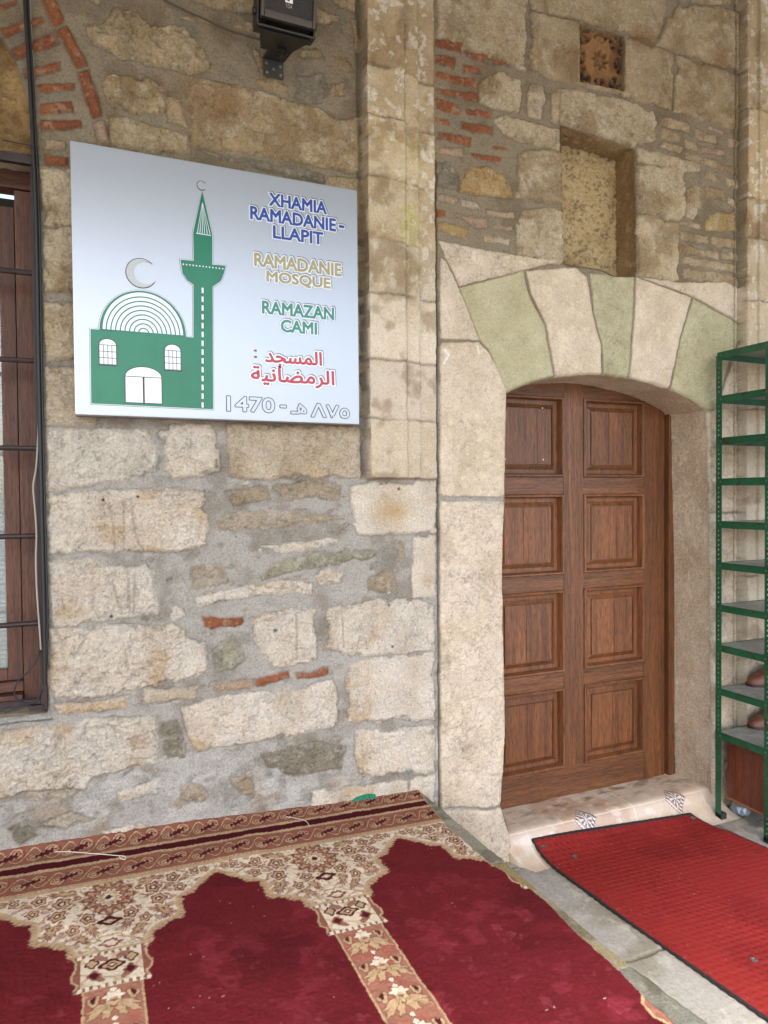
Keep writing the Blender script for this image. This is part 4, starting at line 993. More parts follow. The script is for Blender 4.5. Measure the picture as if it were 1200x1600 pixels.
def plate(name, s, x0, x1, zb, zt, y, mat, off, thick, dx=0.0, dz=0.0, cell=.0011):
    lo, hi = text_bounds(s); sx = (x1-x0)/(hi[0]-lo[0]); sz = (zt-zb)/(hi[1]-lo[1]); me = text_mesh(s, 0, 0, 3)
    v = np.array([q.co[:] for q in me.vertices]); cnt = {}
    for pl_ in me.polygons:
        for k in pl_.edge_keys: cnt[k] = cnt.get(k, 0)+1
    # the font mesh repeats its vertices, so edges are matched by position
    key = {}
    for (i, j), n_ in cnt.items():
        a_ = tuple(sorted((tuple(np.round(v[i, :2], 4)), tuple(np.round(v[j, :2], 4))))); key[a_] = key.get(a_, 0)+n_
    E_ = [k for k in key if k[0] != k[1]]; bpy.data.meshes.remove(me)
    X, Z = np.meshgrid(np.arange(x0-off-.004, x1+off+.004, cell), np.arange(zb-off-.004, zt+off+.004, cell)); d2 = np.full(X.shape, 1e3); g0, g1 = X[0, 0], Z[0, 0]; rr = off+.003
    for p_, q_ in E_:
        ax, az = x0+(p_[0]-lo[0])*sx, zb+(p_[1]-lo[1])*sz; bx, bz = x0+(q_[0]-lo[0])*sx, zb+(q_[1]-lo[1])*sz
        i0, i1 = max(0, int((min(ax, bx)-rr-g0)/cell)), int((max(ax, bx)+rr-g0)/cell)+2; j0, j1 = max(0, int((min(az, bz)-rr-g1)/cell)), int((max(az, bz)+rr-g1)/cell)+2
        xs, zs = X[j0:j1, i0:i1], Z[j0:j1, i0:i1]; ex, ez = bx-ax, bz-az; t_ = np.clip(((xs-ax)*ex+(zs-az)*ez)/(ex*ex+ez*ez+1e-12), 0, 1)
        d2[j0:j1, i0:i1] = np.minimum(d2[j0:j1, i0:i1], (xs-ax-t_*ex)**2+(zs-az-t_*ez)**2)
    f_ = np.minimum(np.sqrt(d2), off+.003)-off; gz, gx = np.gradient(f_, cell); inn = f_ < 0
    keep = inn[:-1, :-1] | inn[1:, :-1] | inn[:-1, 1:] | inn[1:, 1:]
    mv = (~inn)*np.clip(f_, 0, cell*1.4); P_ = np.stack([X-gx*mv+dx, np.full_like(X, y-thick), Z-gz*mv+dz], -1)
    o_ = link(name, grid_mesh(name, P_, None, keep), mat, SG); o_.data.polygons.foreach_set('use_smooth', [False]*len(o_.data.polygons))
    q_ = o_.modifiers.new('solid', 'SOLIDIFY'); q_.thickness = thick; q_.offset = -1
    return o_
def sgtext(s, xa, xb, zc, hh, mat, zlo=0.0, o1=.0062):
    zb = zc-hh/2
    plate('letter_shadow', s, xa, xb, zb, zb+hh, SY, dark, o1+.0008, .0006, .0018, .0022)
    plate('letter_backing', s, xa, xb, zb, zb+hh, SY-.0007, white, o1, .0012)
    plate('lettering', s, xa, xb, zb, zb+hh, SY-.0021, mat, .0019, .0006)
    text_obj('lettering', s, xa, xb, zb, zb+hh, SY-.0029, mat, SG, 0, .0003)
sgtext('XHAMIA', .660, .890, 2.870, .046, EB); sgtext('RAMADANIE', .586, .928, 2.808, .047, EB); sgtext('-', .944, .964, 2.806, .007, EB); sgtext('LLAPIT', .674, .874, 2.747, .046, EB)
sgtext('RAMADANIE', .599, .950, 2.632, .048, EGo); sgtext('MOSQUE', .646, .903, 2.570, .047, EGo)
sgtext('RAMAZAN', .627, .916, 2.453, .047, EG); sgtext('CAMI', .700, .844, 2.388, .046, EG)
l_ = S(752, 840); r_ = S(972, 885); t_ = S(960, 838)[2]; q_ = S(800, 905)[2]
sgtext('\uFEAA\uFEA0\uFEB4\uFEE4\uFEDF\uFE8D', S(755, 860)[0], S(965, 862)[0], (S(955, 842)[2]+S(800, 892)[2])/2, S(955, 842)[2]-S(800, 892)[2], ER, 0.0, .0075)
sgtext('\uFE94\uFEF4\uFEE7\uFE8E\uFEC0\uFEE3\uFEAE\uFEDF\uFE8D', S(702, 925)[0], S(1012, 945)[0], (S(1000, 912)[2]+S(930, 975)[2])/2, S(1000, 912)[2]-S(930, 975)[2], ER, 0.0, .0075)
q_ = S(718, 848); flat('lettering', [[(q_[0]-.005, q_[2]+dz), (q_[0]+.005, q_[2]+dz), (q_[0]+.005, q_[2]+dz+.007), (q_[0]-.005, q_[2]+dz+.007)] for dz in (-.014, .010)], SY, .0015, plain('red_dark', sr(120, 40, 48), .5))
def cuttext(s, a, b2, zt_, zb_):
    xa, xb = S(*a)[0], S(*b2)[0]; z1_, z0_ = S(a[0], zt_)[2], S(a[0], zb_)[2]
    plate('cut_edge', s, xa, xb, z0_, z1_, SY, dark, .0042, .0006, 0, 0, .0006); plate('cut_lettering', s, xa, xb, z0_, z1_, SY-.0007, sg, .0013, .0006, 0, 0, .0007); text_obj('cut_lettering', s, xa, xb, z0_, z1_, SY-.0014, sg, SG, 0, .0003)
cuttext('1470', (612, 1030), (788, 1035), 1006, 1060); cuttext('-', (812, 1043), (832, 1043), 1041, 1047)
cuttext('\u0640\uFEEB', (852, 1050), (908, 1052), 1034, 1070); cuttext('\u039b\u0667\u0665', (928, 1050), (1068, 1050), 1034, 1082)
# ------------------------------------------------------------------ shoe rack
def rack_paint(name, base, dk, top=False):
    m, nt, b_ = newmat(name); b_.inputs['Roughness'].default_value = .45; v = objco(nt)
    n1 = noise(nt, v, 26, 8, .75, .5); n2 = noise(nt, v, 9, 4, .6)
    c = mul(nt, base, ramp(nt, n2, [(.3, .75), (.7, 1.25)]))
    c2 = mul(nt, c, dk, ramp(nt, n1, [(.56, 0.0), (.62, 1.0)]), 'MIX') if not top else mul(nt, c, sr(120, 116, 108), ramp(nt, n1, [(.35, 0.0), (.6, .9)]), 'MIX')
    chip = noise(nt, v, 70, 6, .8)
    c2 = mul(nt, c2, (.45, .47, .44), ramp(nt, chip, [(.645, 0.0), (.68, .8)]), 'MIX')
    nt.links.new(c2, b_.inputs['Base Color']); nt.links.new(bump(nt, n1, .3, .002), b_.inputs['Normal'])
    return m
gp = rack_paint('green_rack_paint', tuple(sr(24, 92, 60, .8)), tuple(sr(58, 36, 28)))
gt = rack_paint('worn_shelf_top', tuple(sr(150, 152, 146)), tuple(sr(90, 80, 70)), True)
RK = thing('shoe_rack', 'green slotted metal shoe rack of ten shelves with rust spots, right of the doorway', 'shoe rack', (3.5, -.2, 0))
RX, RY0, RY1 = 3.030, -.075, -.398
bm2 = plain('bolt_metal', sr(96, 100, 92), .5, .6)
def perf(m, o, du, n, w, hgt, pitch=.025, hole=.0048, hol_u=.5):
    """perforated strip: origin o, du = unit vector across, along +z"""
    k = int(hgt/pitch); o = np.array(o); du = np.array(du); uz = np.array((0, 0, 1.0))
    for i in range(k):
        za = i*pitch; cen = o+du*w*hol_u+uz*(za+pitch/2)
        ring = [cen+du*hole*math.cos(q)+uz*hole*1.25*math.sin(q) for q in np.arange(8)*math.pi/4+math.pi/8]
        cor = [o+du*w+uz*(za+pitch), o+uz*(za+pitch), o+uz*za, o+du*w+uz*za]
        vs = ring+cor
        m.add(vs, [(11, 8, 0, 7), (8, 1, 0), (8, 9, 2, 1), (9, 3, 2), (9, 10, 4, 3), (10, 5, 4), (10, 11, 6, 5), (11, 7, 6)])
def post(x, y, sx, sy, lean=0.0):
    m = MB(); perf(m, (x, y, .012), (sx, 0, 0), 0, .036, 2.445); perf(m, (x, y, .012), (0, sy, 0), 0, .036, 2.445)
    o_ = m.obj('post', gp, RK, smooth=False); so_ = o_.modifiers.new('solid', 'SOLIDIFY'); so_.thickness = .002; so_.offset = 0
    f_ = MB(); f_.box(min(x, x+sx*.038)-.001, max(x, x+sx*.038)+.001, min(y, y+sy*.038)-.001, max(y, y+sy*.038)+.001, 0, .035, bev=.004)
    f_.obj('foot', plain('dark_foot', sr(40, 44, 46), .6), o_)
post(RX, RY0, 1, -1); post(RX, RY1, 1, 1); post(RX+.92, RY0, -1, -1); post(RX+.92, RY1, -1, 1)
for i, zt_ in enumerate([2.454, 2.227, 2.009, 1.797, 1.574, 1.358, 1.137, .926, .697, .465]):
    m = MB(); xa, xb, ya, yb = RX+.003, RX+.917, RY1+.003, RY0-.003; t_ = .0015
    m.box(xa, xb, ya, yb, zt_-.004, zt_-.002, 1)
    for q in (0, 1):
        m.box(xa, xa+.003, ya, yb, zt_-.036, zt_, 0) if not q else m.box(xb-.003, xb, ya, yb, zt_-.036, zt_, 0)
        m.box(xa+.004, xb-.004, ya, ya+.003, zt_-.036, zt_, 0) if not q else m.box(xa+.004, xb-.004, yb-.003, yb, zt_-.036, zt_, 0)
    so_ = m.obj('shelf', [gp, gt], RK, smooth=False)
    for y_ in (RY0-.028, RY1+.030):
        k_ = MB(); k_.tube([(xa+.001, y_, zt_-.018), (xa-.004, y_, zt_-.018), (xa-.006, y_, zt_-.018)], [.006, .006, .003], 6); k_.obj('bolt', bm2, so_)
# brown wooden box below the lowest shelf
m = MB(); WX0, WX1, WY0, WY1 = 3.105, 3.88, -.345, -.085
m.box(WX0, WX0+.016, WY0, WY1, .105, .420, bev=.002)
m.box(WX0+.017, WX1, WY0, WY0+.016, .105, .42, bev=.002); m.box(WX0+.017, WX1, WY1-.016, WY1, .105, .42, bev=.002); m.box(WX0+.0175, WX1, WY0+.0165, WY1-.0165, .112, .124); m.box(WX1+.001, WX1+.016, WY0, WY1, .105, .42)
bw = wood('box_wood', tuple(sr(112, 58, 36)), tuple(sr(78, 40, 26)), 'z', .45, .2)
BX = tag(m.obj('wooden_box', bw), 'reddish brown wooden box below the lowest shelf of the green rack', 'box')
m = MB(); m.box(WX0-.003, WX0+.0165, WY0-.002, WY1+.002, .092, .1045, bev=.002); m.obj('edge_strip', plain('strip_wood', sr(150, 96, 60), .5), BX)
for x_ in (3.42, 3.80):
    m = MB(); m.box(x_, x_+.05, WY0+.02, WY1-.02, .002, .1115); m.obj('foot', bw, BX)

# ------------------------------------------------------------------ shoes
leather = plain('brown_leather', sr(104, 62, 44), .5, 0, .25, 25, .4, 220); sole = plain('dark_sole', sr(56, 40, 34), .7); seam = plain('pale_stitch', sr(164, 120, 92), .7)
def shoe(tx, ty, tz, label, s=1.0):
    """toe points -x; low toe rising to the instep, open collar behind"""
    o = thing('shoe', label, 'shoe', (tx+.14, ty, tz), 'brown shoes on the green rack')
    secs = [(0.0, .012, .020, .018), (.012, .030, .034, .030), (.035, .042, .047, .037), (.07, .047, .054, .042), (.105, .046, .066, .046), (.14, .041, .082, .05), (.175, .038, .086, .05), (.22, .037, .084, .05), (.26, .034, .082, .046), (.285, .022, .076, .034)]
    m = MB(); n = 20; vs = []
    for x_, hw, hh, _ in secs:
        for k in range(n):
            a = math.pi*2*k/n; cx = math.cos(a); sz_ = math.sin(a); z_ = hh*max(0, sz_)**.8 if sz_ > 0 else -.006*abs(sz_)
            vs.append((tx+x_*s, ty+hw*s*math.copysign(abs(cx)**.8, cx), tz+.012+z_*s))
    N = len(secs); fs = [(i*n+k, i*n+(k+1) % n, (i+1)*n+(k+1) % n, (i+1)*n+k) for i in range(N-1) for k in range(n)]+[tuple(range(n)), tuple(range((N-1)*n, N*n))]
    m.add(vs, fs); u = m.obj('upper', leather, o, angle=180); sb = u.modifiers.new('sub', 'SUBSURF'); sb.levels = sb.render_levels = 2
    m = MB(); out = [(tx+x_*s-.002, ty+(hw+.004)*s) for x_, hw, _, _ in secs]+[(tx+x_*s-.002, ty-(hw+.004)*s) for x_, hw, _, _ in secs[::-1]]
    m.prism(out, 'z', tz+.0005, tz+.013); m.obj('sole', sole, o, angle=50)
    m = MB()
    for x_, w_, h_ in ((.052, .043, .050), (.095, .045, .064)):
        m.tube([(tx+(x_+.018*abs(q)**1.5*1.4)*s, ty+w_*s*math.sin(q*1.25), tz+.0125+h_*s*max(0, math.cos(q*1.25))**.8) for q in np.linspace(-1.0, 1.0, 15)], .0018, 6)
    m.obj('stitching', seam, o)
    m = MB(); m.prism([(tx+.15*s+.055*s*(1+math.cos(a)), ty+.024*s*math.sin(a)) for a in np.linspace(0, 2*math.pi, 24, endpoint=False)], 'z', tz+.085*s, tz+.099*s)
    m.obj('opening', plain('shoe_lining', sr(40, 30, 26), .9), o, angle=60)
shoe(3.205, -.135, .695, 'brown leather shoe with its toe showing, on the second lowest green shelf')
shoe(3.232, -.125, .463, 'brown leather shoe with its toe showing, on the lowest green shelf')

# ------------------------------------------------------------------ faceted glass shade on the floor
gs, nt, b_ = newmat('grey_glass'); b_.inputs['Base Color'].default_value = (*sr(150, 160, 166), 1); b_.inputs['Roughness'].default_value = .12; b_.inputs['Transmission Weight'].default_value = .35; b_.inputs['Metallic'].default_value = .15
m = MB(); n = 11; vs = []
for j, (r_, z_) in enumerate([(.052, .002), (.054, .012), (.045, .040), (.030, .066), (.018, .078), (.010, .086)]):
    for k in range(n): a = 2*math.pi*(k+.5*(j % 2))/n; vs.append((3.200+r_*math.cos(a), -.085+r_*math.sin(a), .003+z_))
fs = []
for j in range(5):
    for k in range(n):
        a, b2, c_, d_ = j*n+k, j*n+(k+1) % n, (j+1)*n+(k+1) % n, (j+1)*n+k
        fs += ([(a, b2, d_), (b2, c_, d_)] if j % 2 == 0 else [(a, b2, c_), (a, c_, d_)])
m.add(vs, fs+[tuple(range(5*n, 6*n))]); tag(m.obj('glass_shade', gs, smooth=False), 'faceted grey glass shade upturned on the floor, under the brown box', 'glass shade')

# ------------------------------------------------------------------ prayer carpet
res = .003
X, Y = np.meshgrid(np.arange(-.95, 1.345, res), np.arange(-2.0, .016, res))
wob = fbm(X, Y, .25, 301, 3)
jx = .0022*fbm(X, Y, .008, 302, 2); jy = .0022*fbm(X, Y, .008, 303, 2)       # the tufts break up every outline
U, V = X+jx, Y+jy
pit = .677; D = (U-.036+pit/2) % pit-pit/2; A = np.abs(D)
CR = sr(236, 220, 194, .76); BE = sr(204, 174, 134, .72); RO = sr(162, 106, 88, .64); MA = sr(92, 30, 36, .66); RE = sr(122, 36, 42, .62); RD = sr(98, 27, 34, .6); BR = sr(88, 40, 36, .7); PK = sr(180, 124, 104, .66)
c = np.empty(X.shape+(3,)); c[:] = RE
n1_ = fbm(X, Y, .22, 311, 5); n2_ = fbm(X, Y, .06, 312, 5, .6); n3_ = fbm(X, Y, .02, 313, 3)
mixc(c, RD, sstep(-.1, .35, n1_)*.8); mixc(c, sr(158, 58, 72, .66), sstep(.20, .5, fbm(X, Y, .10, 314, 5, .6))*.42*sstep(-.55, -.9, Y+.2*n1_)); mixc(c, sr(176, 84, 94, .66), sstep(.3, .5, fbm(X, Y, .05, 315, 5, .7))*.3*sstep(-.7, -1.0, Y))
m1 = lambda d_, w_=.0012: sstep(-w_, w_, d_)
# cream spandrels
AP = [(-.2, -.31), (.36, -.31), (.36, -.362), (.3385, -.362), (.318, -.385), (.29, -.405), (.262, -.445), (.232, -.468), (.205, -.485), (.196, -.52), (.205, -.555), (.192, -.585), (.168, -.600), (.140, -.612), (.116, -.632), (.100, -.664), (.092, -.69), (-.2, -.69)]
sd = polysdf(AP, A, V)
best = np.full(A.shape, 1e9); arc = np.zeros_like(A); acc = 0.0
for (ax, ay), (bx, by) in zip(AP[2:16], AP[3:17]):
    ex, ey = bx-ax, by-ay; L_ = math.hypot(ex, ey); t_ = np.clip(((A-ax)*ex+(V-ay)*ey)/(L_*L_), 0, 1); dd = (A-ax-t_*ex)**2+(V-ay-t_*ey)**2
    w_ = dd < best; best = np.where(w_, dd, best); arc = np.where(w_, acc+t_*L_, arc); acc += L_
sk = arc+.6*np.maximum(-sd, 0)                                       # leaves lean along the edge
tooth = 1-((sk/.019) % 1); lobe = .5+.5*np.sin(2*math.pi*arc/.072)
fr_ = .006+.010*tooth**.8*(.55+.45*lobe)+.008*lobe+.0015*n3_
fr_ = fr_*sstep(-.352, -.372, V)
sdo = sd+fr_
mixc(c, BE, m1(sdo)); vein = np.abs(((sk/.019) % 1)-.45) < .10
mixc(c, RO, (vein & (sdo > .003) & (sd < -.001))*.75); mixc(c, BR, (np.abs(sdo-.0012) < .0010)*.5)
mixc(c, CR, m1(sd-.004)); mixc(c, BE, m1(.0035-np.abs(sd-.006))*.9); inn = m1(sd-.010)
# foliage filling: medallion, sprays, little flowers
def ell(cx, cy, a, b2, rot=0, sym=True):
    uu = (A if sym else D)-cx; vv = V-cy; cs, sn = math.cos(rot), math.sin(rot)
    return np.hypot((uu*cs+vv*sn)/a, (-uu*sn+vv*cs)/b2), np.arctan2((-uu*sn+vv*cs)/b2, (uu*cs+vv*sn)/a)
def flower(cx, cy, r, cols, k=6, sq=1.25):
    q, t_ = ell(cx, cy, r, r*sq); w_ = 1+.16*np.cos(k*t_)
    for f_, col_ in cols: mixc(c, col_, m1((f_*w_-q)*r, .0014)*inn)
sw = np.sin(D*70+np.cos(V*60)*2.2)+np.cos(V*75+A*40)
mixc(c, BE, ((np.abs(sw) < .26)*inn)*.38); mixc(c, RO, ((sw > 1.45)*inn)*.6); mixc(c, PK, ((sw < -1.45)*inn)*.7); mixc(c, BR, (np.abs(sw-1.42) < .08)*inn*.3)
for (cx, cy, a, b2, ro) in ((.105, -.355, .075, .022, .25), (.125, -.43, .022, .07, .8), (.19, -.395, .06, .016, .45), (.06, -.545, .016, .07, -.35), (.245, -.365, .06, .016, .25), (.085, -.60, .014, .05, -.6), (.155, -.535, .02, .05, .3)):
    q, t_ = ell(cx, cy, a, b2, ro); sr_ = .18*np.sin(t_*14); mixc(c, RO, m1((1+sr_-q)*.02)*inn*.95); mixc(c, BE, m1((.62+sr_-q)*.02)*inn); mixc(c, BR, m1((.18-q)*.02)*inn*.8)
flower(0, -.412, .072, [(1.28, CR), (1.1, BE), (1.0, RO), (.72, BE), (.66, RO), (.5, CR), (.42, BE), (.26, CR), (.14, MA)], 12, 1.28)
q, t_ = ell(0, -.412, .072, .092); mixc(c, BE, ((np.cos(12*t_) > .55) & (q > .68) & (q < .98))*.9*inn); mixc(c, BR, ((np.abs(q-1.02) < .03))*.6*inn)
for (cx, cy, r) in ((.135, -.40, .024), (.20, -.36, .02), (.145, -.475, .022), (.275, -.345, .018), (.06, -.52, .02), (.215, -.43, .018), (.305, -.345, .014), (.10, -.56, .017)):
    flower(cx, cy, r, [(1.35, CR), (1.1, RO), (.8, BE), (.5, MA), (.25, CR)], 5)
flower(0, -.545, .03, [(1.1, MA), (.5, BE), (.25, CR)], 4, .7); flower(0, -.655, .05, [(1.2, BE), (1., CR), (.6, RO), (.35, CR)], 5, .6)
mixc(c, BR, ((fbm(X, Y, .009, 320, 2) > .42)*inn)*.5)
# capital
CP = [(-.2, -.686), (.096, -.686), (.100, -.70), (.092, -.715), (.094, -.745), (.104, -.775), (.102, -.80), (.088, -.815), (.094, -.832), (.094, -.850), (-.2, -.850)]
cd_ = polysdf(CP, A, V); mixc(c, BE, m1(cd_)); mixc(c, RO, m1(cd_-.006)*(A > .055)); inn = m1(cd_-.008)*(A < .078); mixc(c, CR, inn)
mixc(c, BE, ((np.abs(np.sin(D*62+V*30)+np.cos(V*88)) < .4)*inn)*.7); mixc(c, RO, ((np.sin(A*90-V*60)+np.cos(V*70) > 1.25)*inn)*.9)
flower(0, -.755, .028, [(1.15, MA), (.75, BE), (.45, MA), (.2, CR)], 4, .7); flower(.05, -.735, .014, [(1.2, BR), (.8, BE)], 4); flower(.045, -.79, .014, [(1.2, RO), (.8, MA)], 4)
for ya, yb in ((-.692, -.704), (-.834, -.848)):
    bn = (V < ya) & (V > yb) & (A < .094); mixc(c, CR, bn*1.); mixc(c, BR, bn*(np.sin(D*330) > .3)*.8)
# column shaft with flower sprays
sh_ = m1(.074-A)*(V < -.850)*1.; mixc(c, BE, sh_); sh2 = m1(.0685-A)*(V < -.850); mixc(c, PK, sh2); mixc(c, sr(170, 96, 80, .72), sh2*sstep(-.1, .4, n2_)*.6); inn = sh2
vp = (V+.850) % .128-.128; 
def vell(cx, cy, a, b2, rot=0):
    uu = A-cx; vv = vp-cy; cs, sn = math.cos(rot), math.sin(rot); return np.hypot((uu*cs+vv*sn)/a, (-uu*sn+vv*cs)/b2), np.arctan2((-uu*sn+vv*cs)/b2, (uu*cs+vv*sn)/a)
for (cx, cy, a, b2, ro, k, col_) in ((.026, -.066, .034, .010, -.35, 5, BE), (.040, -.085, .030, .008, -.75, 5, BE), (.016, -.088, .010, .022, .4, 5, BE), (.047, -.040, .013, .017, .3, 3, BE), (0, -.034, .024, .016, 0, 6, CR), (0, -.054, .015, .012, 0, 4, BE), (0, -.012, .007, .009, 0, 3, CR), (0, -.115, .006, .010, 0, 3, CR), (.048, -.036, .006, .011, .3, 3, MA), (0, -.050, .006, .005, 0, 3, RO)):
    q, t_ = vell(cx, cy, a, b2, ro); mixc(c, BR, m1((1.22+.2*np.cos(k*t_)-q)*.015)*inn*.45); mixc(c, col_, m1((1+.2*np.cos(k*t_)-q)*.015)*inn)
# base patches of the columns at the platform edge
# borders along the wall
def band(y0, y1, ph):
    bm_ = m1(y0-V)*m1(V-y1); mixc(c, RO, bm_); h_ = y0-y1; yc = (y0+y1)/2; per = pit/6
    x_ = (U+ph) % per-per/2; v_ = (V-yc)/h_
    mixc(c, sr(160, 92, 74, .7), bm_*sstep(-.2, .3, n3_)*.5)
    st = np.abs(v_-.26*np.sin(2*math.pi*(U+ph)/per))*h_; mixc(c, BE, bm_*m1(.0038-st)); mixc(c, BR, bm_*m1(.0014-np.abs(st-.0052))*.8)
    for sgn, off in ((1, -.24), (-1, .26)):
        xx = (U+ph+off*per) % per-per/2; rr = np.hypot(xx, (v_-sgn*.12)*h_); tt = np.arctan2((v_-sgn*.12)*h_, xx)
        sp_ = np.abs(((rr*1.0-(tt*sgn)/(2*math.pi)*.011) % .011)-.0055); mixc(c, BE, bm_*(rr < .024)*m1(.0024-sp_)*.95)
        mixc(c, CR, bm_*m1(.0045-rr)); mixc(c, BR, bm_*(np.abs(rr-.025) < .0013)*.7)
    xr = (x_-.004)*.86+v_*h_*.62; yr = -(x_)*.45+v_*h_*.86
    lf = np.hypot(xr/.040, yr/.0105)+.30*np.sin(xr*330)*np.sign(yr); mixc(c, MA, bm_*m1((1-lf)*.012)); mixc(c, BE, bm_*(np.abs(lf-1.12) < .08)*.8)
    for ye in (y0, y1):
        e_ = np.abs(V-ye+(.007 if ye == y0 else -.007)); mixc(c, BE, m1(.0055-e_)*bm_); mixc(c, BR, m1(.0018-e_)*bm_*(np.sin(U*420) > .2)*.6)
band(.02, -.112, 0.0); band(-.166, -.305, .03)
ds = m1(-.112-V)*m1(V+.166); mixc(c, sr(88, 22, 32, .62), ds); mixc(c, BE, m1(.0045-np.abs(V+.113))); mixc(c, BE, m1(.0045-np.abs(V+.166)))
mixc(c, BE, m1(.004-np.abs(V+.309)))
mixc(c, c*.72, (np.abs(V+.316) < .0028)*.6)
# wear, lint, pile
c *= (1+.10*n2_+.10*n1_)[..., None]
mixc(c, sr(220, 200, 190, .8), ((fbm(X, Y, .007, 330, 1) > .97) & (fbm(X, Y, .2, 331, 2) > .1))*.6)
zc = plat_z(X)+.011+.0022*n3_*.5+.0016*fbm(X, Y, .008, 332, 2)+.006*sstep(.1, .5, wob)*sstep(-.02, -.2, Y)
zc += .035*sstep(-.055, .016, Y)*sstep(1.0, .2, X)*.6          # pushed up a little against the wall
xe = np.interp(Y, [-2.0, -1.475, -1.342, -1.116, -.866, -.652, -.355, -.134, .02], [1.306, 1.309, 1.305, 1.314, 1.330, 1.290, 1.279, 1.303, 1.334])+.0035*fbm(Y, Y*0, .012, 333, 3)
ed = xe-X; zc -= .010*sstep(.012, 0, ed)
be_ = sstep(.009, .004, ed); mixc(c, BE, be_*(Y > -.9)*.9); mixc(c, sr(150, 44, 60, .74), be_*(Y <= -.9)*.7)
pl = polysdf([(1.31, -1.36), (1.272, -1.40), (1.265, -1.45), (1.29, -1.50), (1.27, -1.56), (1.4, -1.6), (1.4, -1.36)], U, V); mixc(c, BE, m1(pl)); mixc(c, PK, m1(pl-.008))
keep = (ed > 0)[:-1, :-1]
CPT = tag(link('prayer_carpet', grid_mesh('prayer_carpet', np.stack([X, Y, zc], -1), c, keep), M['carpet']), 'dark red prayer carpet woven with cream arches and columns, on the raised stone platform', 'carpet')
# loose threads, and a green cloth edge behind the carpet
def thread(px, r, label, mat, dz=.016):
    pts = []
    for a in px:
        p_ = onZ(a[0], a[1], .45)
        for _ in range(4): p_ = onZ(a[0], a[1], plat_z(p_[0])+dz)
        pts.append(p_)
    m_ = MB(); m_.tube(smooth_path(pts, 6), r, 6); return tag(m_.obj('thread', mat, angle=80), label, 'thread')
wt = plain('white_thread', sr(206, 196, 182), .8)
thread([(86, 1331), (110, 1331), (150, 1334), (185, 1337), (195, 1338), (195, 1343), (188, 1341), (187, 1338)], .0014, 'long pale thread lying on the carpet border at far left', wt)
thread([(447, 1276), (465, 1279), (478, 1283), (484, 1291)], .0012, 'short curled pale thread on the carpet border below the wall', wt)
thread([(296, 1287), (308, 1284), (320, 1284), (328, 1288)], .0014, 'small pale thread at the back edge of the carpet by the wall', wt)
m = MB(); pa, pb_ = onY(548, 1250, -.006), onY(585, 1240, -.006)
for i in range(8):
    t0_, t1_ = i/8, (i+1)/8; f0, f1 = [pa+(pb_-pa)*q for q in (t0_, t1_)]; h0, h1 = [.011*math.sin(math.pi*q)**.6 for q in (t0_, t1_)]
    m.add([(f0[0], -.024, f0[2]-.03), (f1[0], -.024, f1[2]-.03), (f1[0], -.014, f1[2]+h1), (f0[0], -.014, f0[2]+h0)], [(0, 1, 2, 3)])
gc = tag(m.obj('cloth', plain('green_cloth', sr(30, 112, 84), .9, 0, .2, 60)), 'scrap of green cloth tucked between the carpet and the pale wall', 'cloth'); q_ = gc.modifiers.new('solid', 'SOLIDIFY'); q_.thickness = .004

# ------------------------------------------------------------------ red entrance mat
def matpos(u, v):
    """u 0..1 across, v = metres from the back edge towards the viewer"""
    xl = 1.926+np.interp(v, [0, .19, .3, .5, .7, 1.0, 1.2, 1.6], [0, .013, .018, .025, .041, .062, .076, .10]); xr = 2.880+np.interp(v, [0, .18, .40, 1.0, 1.6], [0, .066, .098, .15, .20])
    y0 = .008-.058*u
    return xl+(xr-xl)*u, y0-v
U, V = np.meshgrid(np.linspace(0, 1, 330), np.arange(0, 1.56, .003))
X, Y = matpos(U, V); lu = U*.98
zb = np.interp(Y, [-.30, -.17, -.12, -.09, -.06, -.03, -.008, .02], [.004, .004, .010, .018, .028, .045, .060, .072])
k_ = np.ones(9)/9
n = fbm(lu, V, .25, 401, 4); n2 = fbm(lu, V, .03, 402, 4, .6); n3 = fbm(lu, V, .006, 403, 2)
row = V/.029; col_ = lu/.033+.5*(np.floor(row) % 2); dx_, dy_ = (col_ % 1)-.5, (row % 1)-.5
dim = np.exp(-((dx_/.26)**2+(dy_/.26)**2)); amp = .5+.5*sstep(-.25, .25, fbm(lu, V, .3, 404, 2))
Z = zb+.012-.0042*dim*amp+.0006*n3+.004*n*sstep(.1, .4, V)
c = np.empty(X.shape+(3,)); c[:] = sr(168, 54, 50, .62); mixc(c, sr(146, 44, 44, .58), sstep(-.1, .4, n)*.6); mixc(c, sr(112, 24, 30, .68), dim*amp*.5); mixc(c, sr(172, 66, 64, .6), sstep(.1, .5, n2)*.35)
mixc(c, sr(226, 170, 165, .8), (fbm(lu, V, .006, 405, 1) > .985)*.6)
eu = np.minimum(np.minimum(lu, .98-lu), V); Z -= .004*sstep(.010, 0, eu)
mixc(c, sr(150, 30, 34, .75), sstep(.006, 0, eu)*.7)
MT = tag(link('door_mat', grid_mesh('door_mat', np.stack([X, Y, Z], -1), c), M['mat']), 'bright red ribbed mat with black rubber edges, lying before the tiled doorstep', 'mat')
rub = plain('black_rubber', sr(34, 32, 34), .75, 0, .3, 60, .5, 150)
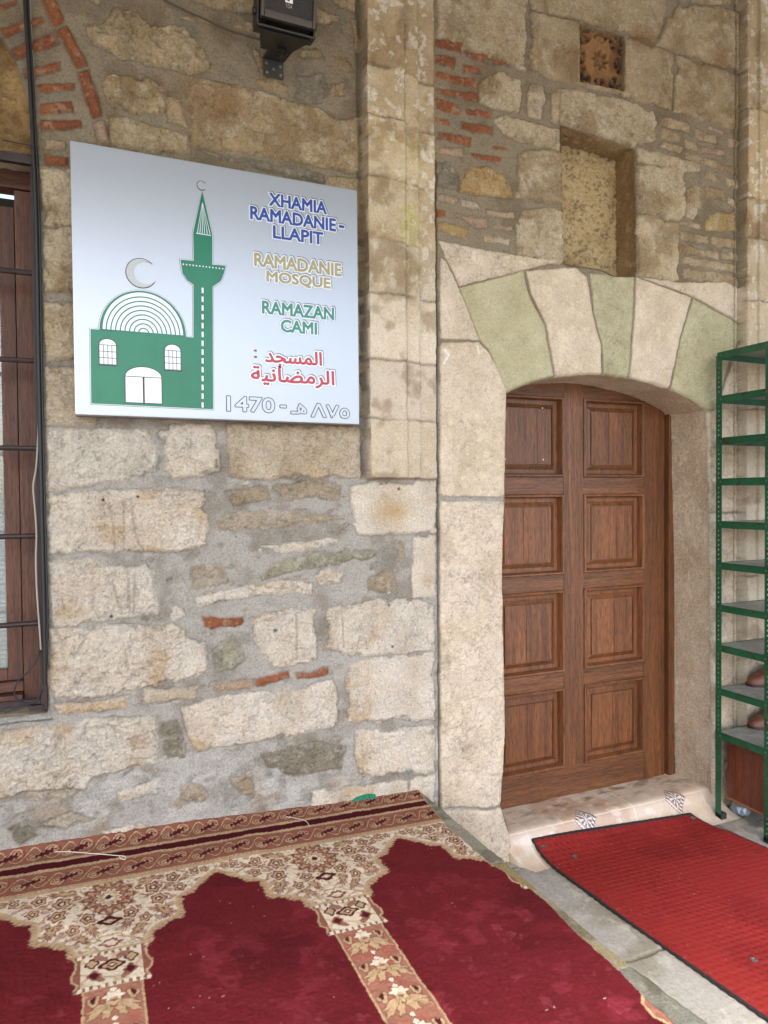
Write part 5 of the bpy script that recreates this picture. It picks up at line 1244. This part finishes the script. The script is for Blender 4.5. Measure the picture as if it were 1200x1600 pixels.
def rim(uf, vf, nrm):
    m = MB(); P_ = []
    for u_, v_ in zip(uf, vf):
        x_, y_ = matpos(np.array(u_), np.array(v_)); z_ = float(np.interp(y_, [-.30, -.17, -.12, -.09, -.06, -.03, -.008, .02], [.004, .004, .010, .018, .028, .045, .060, .072])); P_.append((float(x_), float(y_), z_))
    vs = []; 
    for i, p_ in enumerate(P_):
        t_ = np.array(P_[min(i+1, len(P_)-1)])-np.array(P_[max(i-1, 0)]); t_[2] = 0; t_ /= np.linalg.norm(t_)+1e-9; o_ = np.array((t_[1], -t_[0], 0))*nrm
        wv = .0055+.0022*math.sin(i*1.25)
        for (of, zz) in ((-.012, -.002), (-.012, .0085), (wv*.6, .0095), (wv, .006), (wv*.9, -.001)): vs.append(np.array(p_)+o_*of+np.array((0, 0, zz)))
    N = len(P_); m.add(vs, [(i*5+k, i*5+(k+1) % 5, (i+1)*5+(k+1) % 5, (i+1)*5+k) for i in range(N-1) for k in range(5)])
    return m
vv = np.arange(0, 1.56, .007); m = rim(np.zeros_like(vv), vv, 1); b2 = rim(np.ones_like(vv), vv, -1); uu = np.linspace(0, 1, 140); b3 = rim(uu, np.zeros_like(uu), -1)
for q in (b2, b3): m.add(q.v, q.f)
m.obj('rubber_edge', rub, MT, angle=50)
def rivet(u_, v_):
    x_, y_ = [float(q) for q in matpos(np.array(u_), np.array(v_))]; i_ = int(v_/.003); j_ = int(u_*329); z_ = float(Z[i_, j_])
    m = MB(); prof_ = [(.0135, .0), (.0135, .003), (.010, .0045), (.006, .0035), (.0045, .001), (.0, .001)]
    n_ = 18; vs = [(x_+r_*math.cos(2*math.pi*k/n_), y_+r_*math.sin(2*math.pi*k/n_), z_+h_) for r_, h_ in prof_ for k in range(n_)]
    m.add(vs, [(i*n_+k, i*n_+(k+1) % n_, (i+1)*n_+(k+1) % n_, (i+1)*n_+k) for i in range(len(prof_)-1) for k in range(n_)])
    m.obj('rivet', plain('worn_steel', sr(120, 116, 112), .4, .7), MT)
for u_, v_ in ((.03, .045), (.965, .035), (.135, .13), (.21, .97), (.94, 1.2)): rivet(u_, v_)
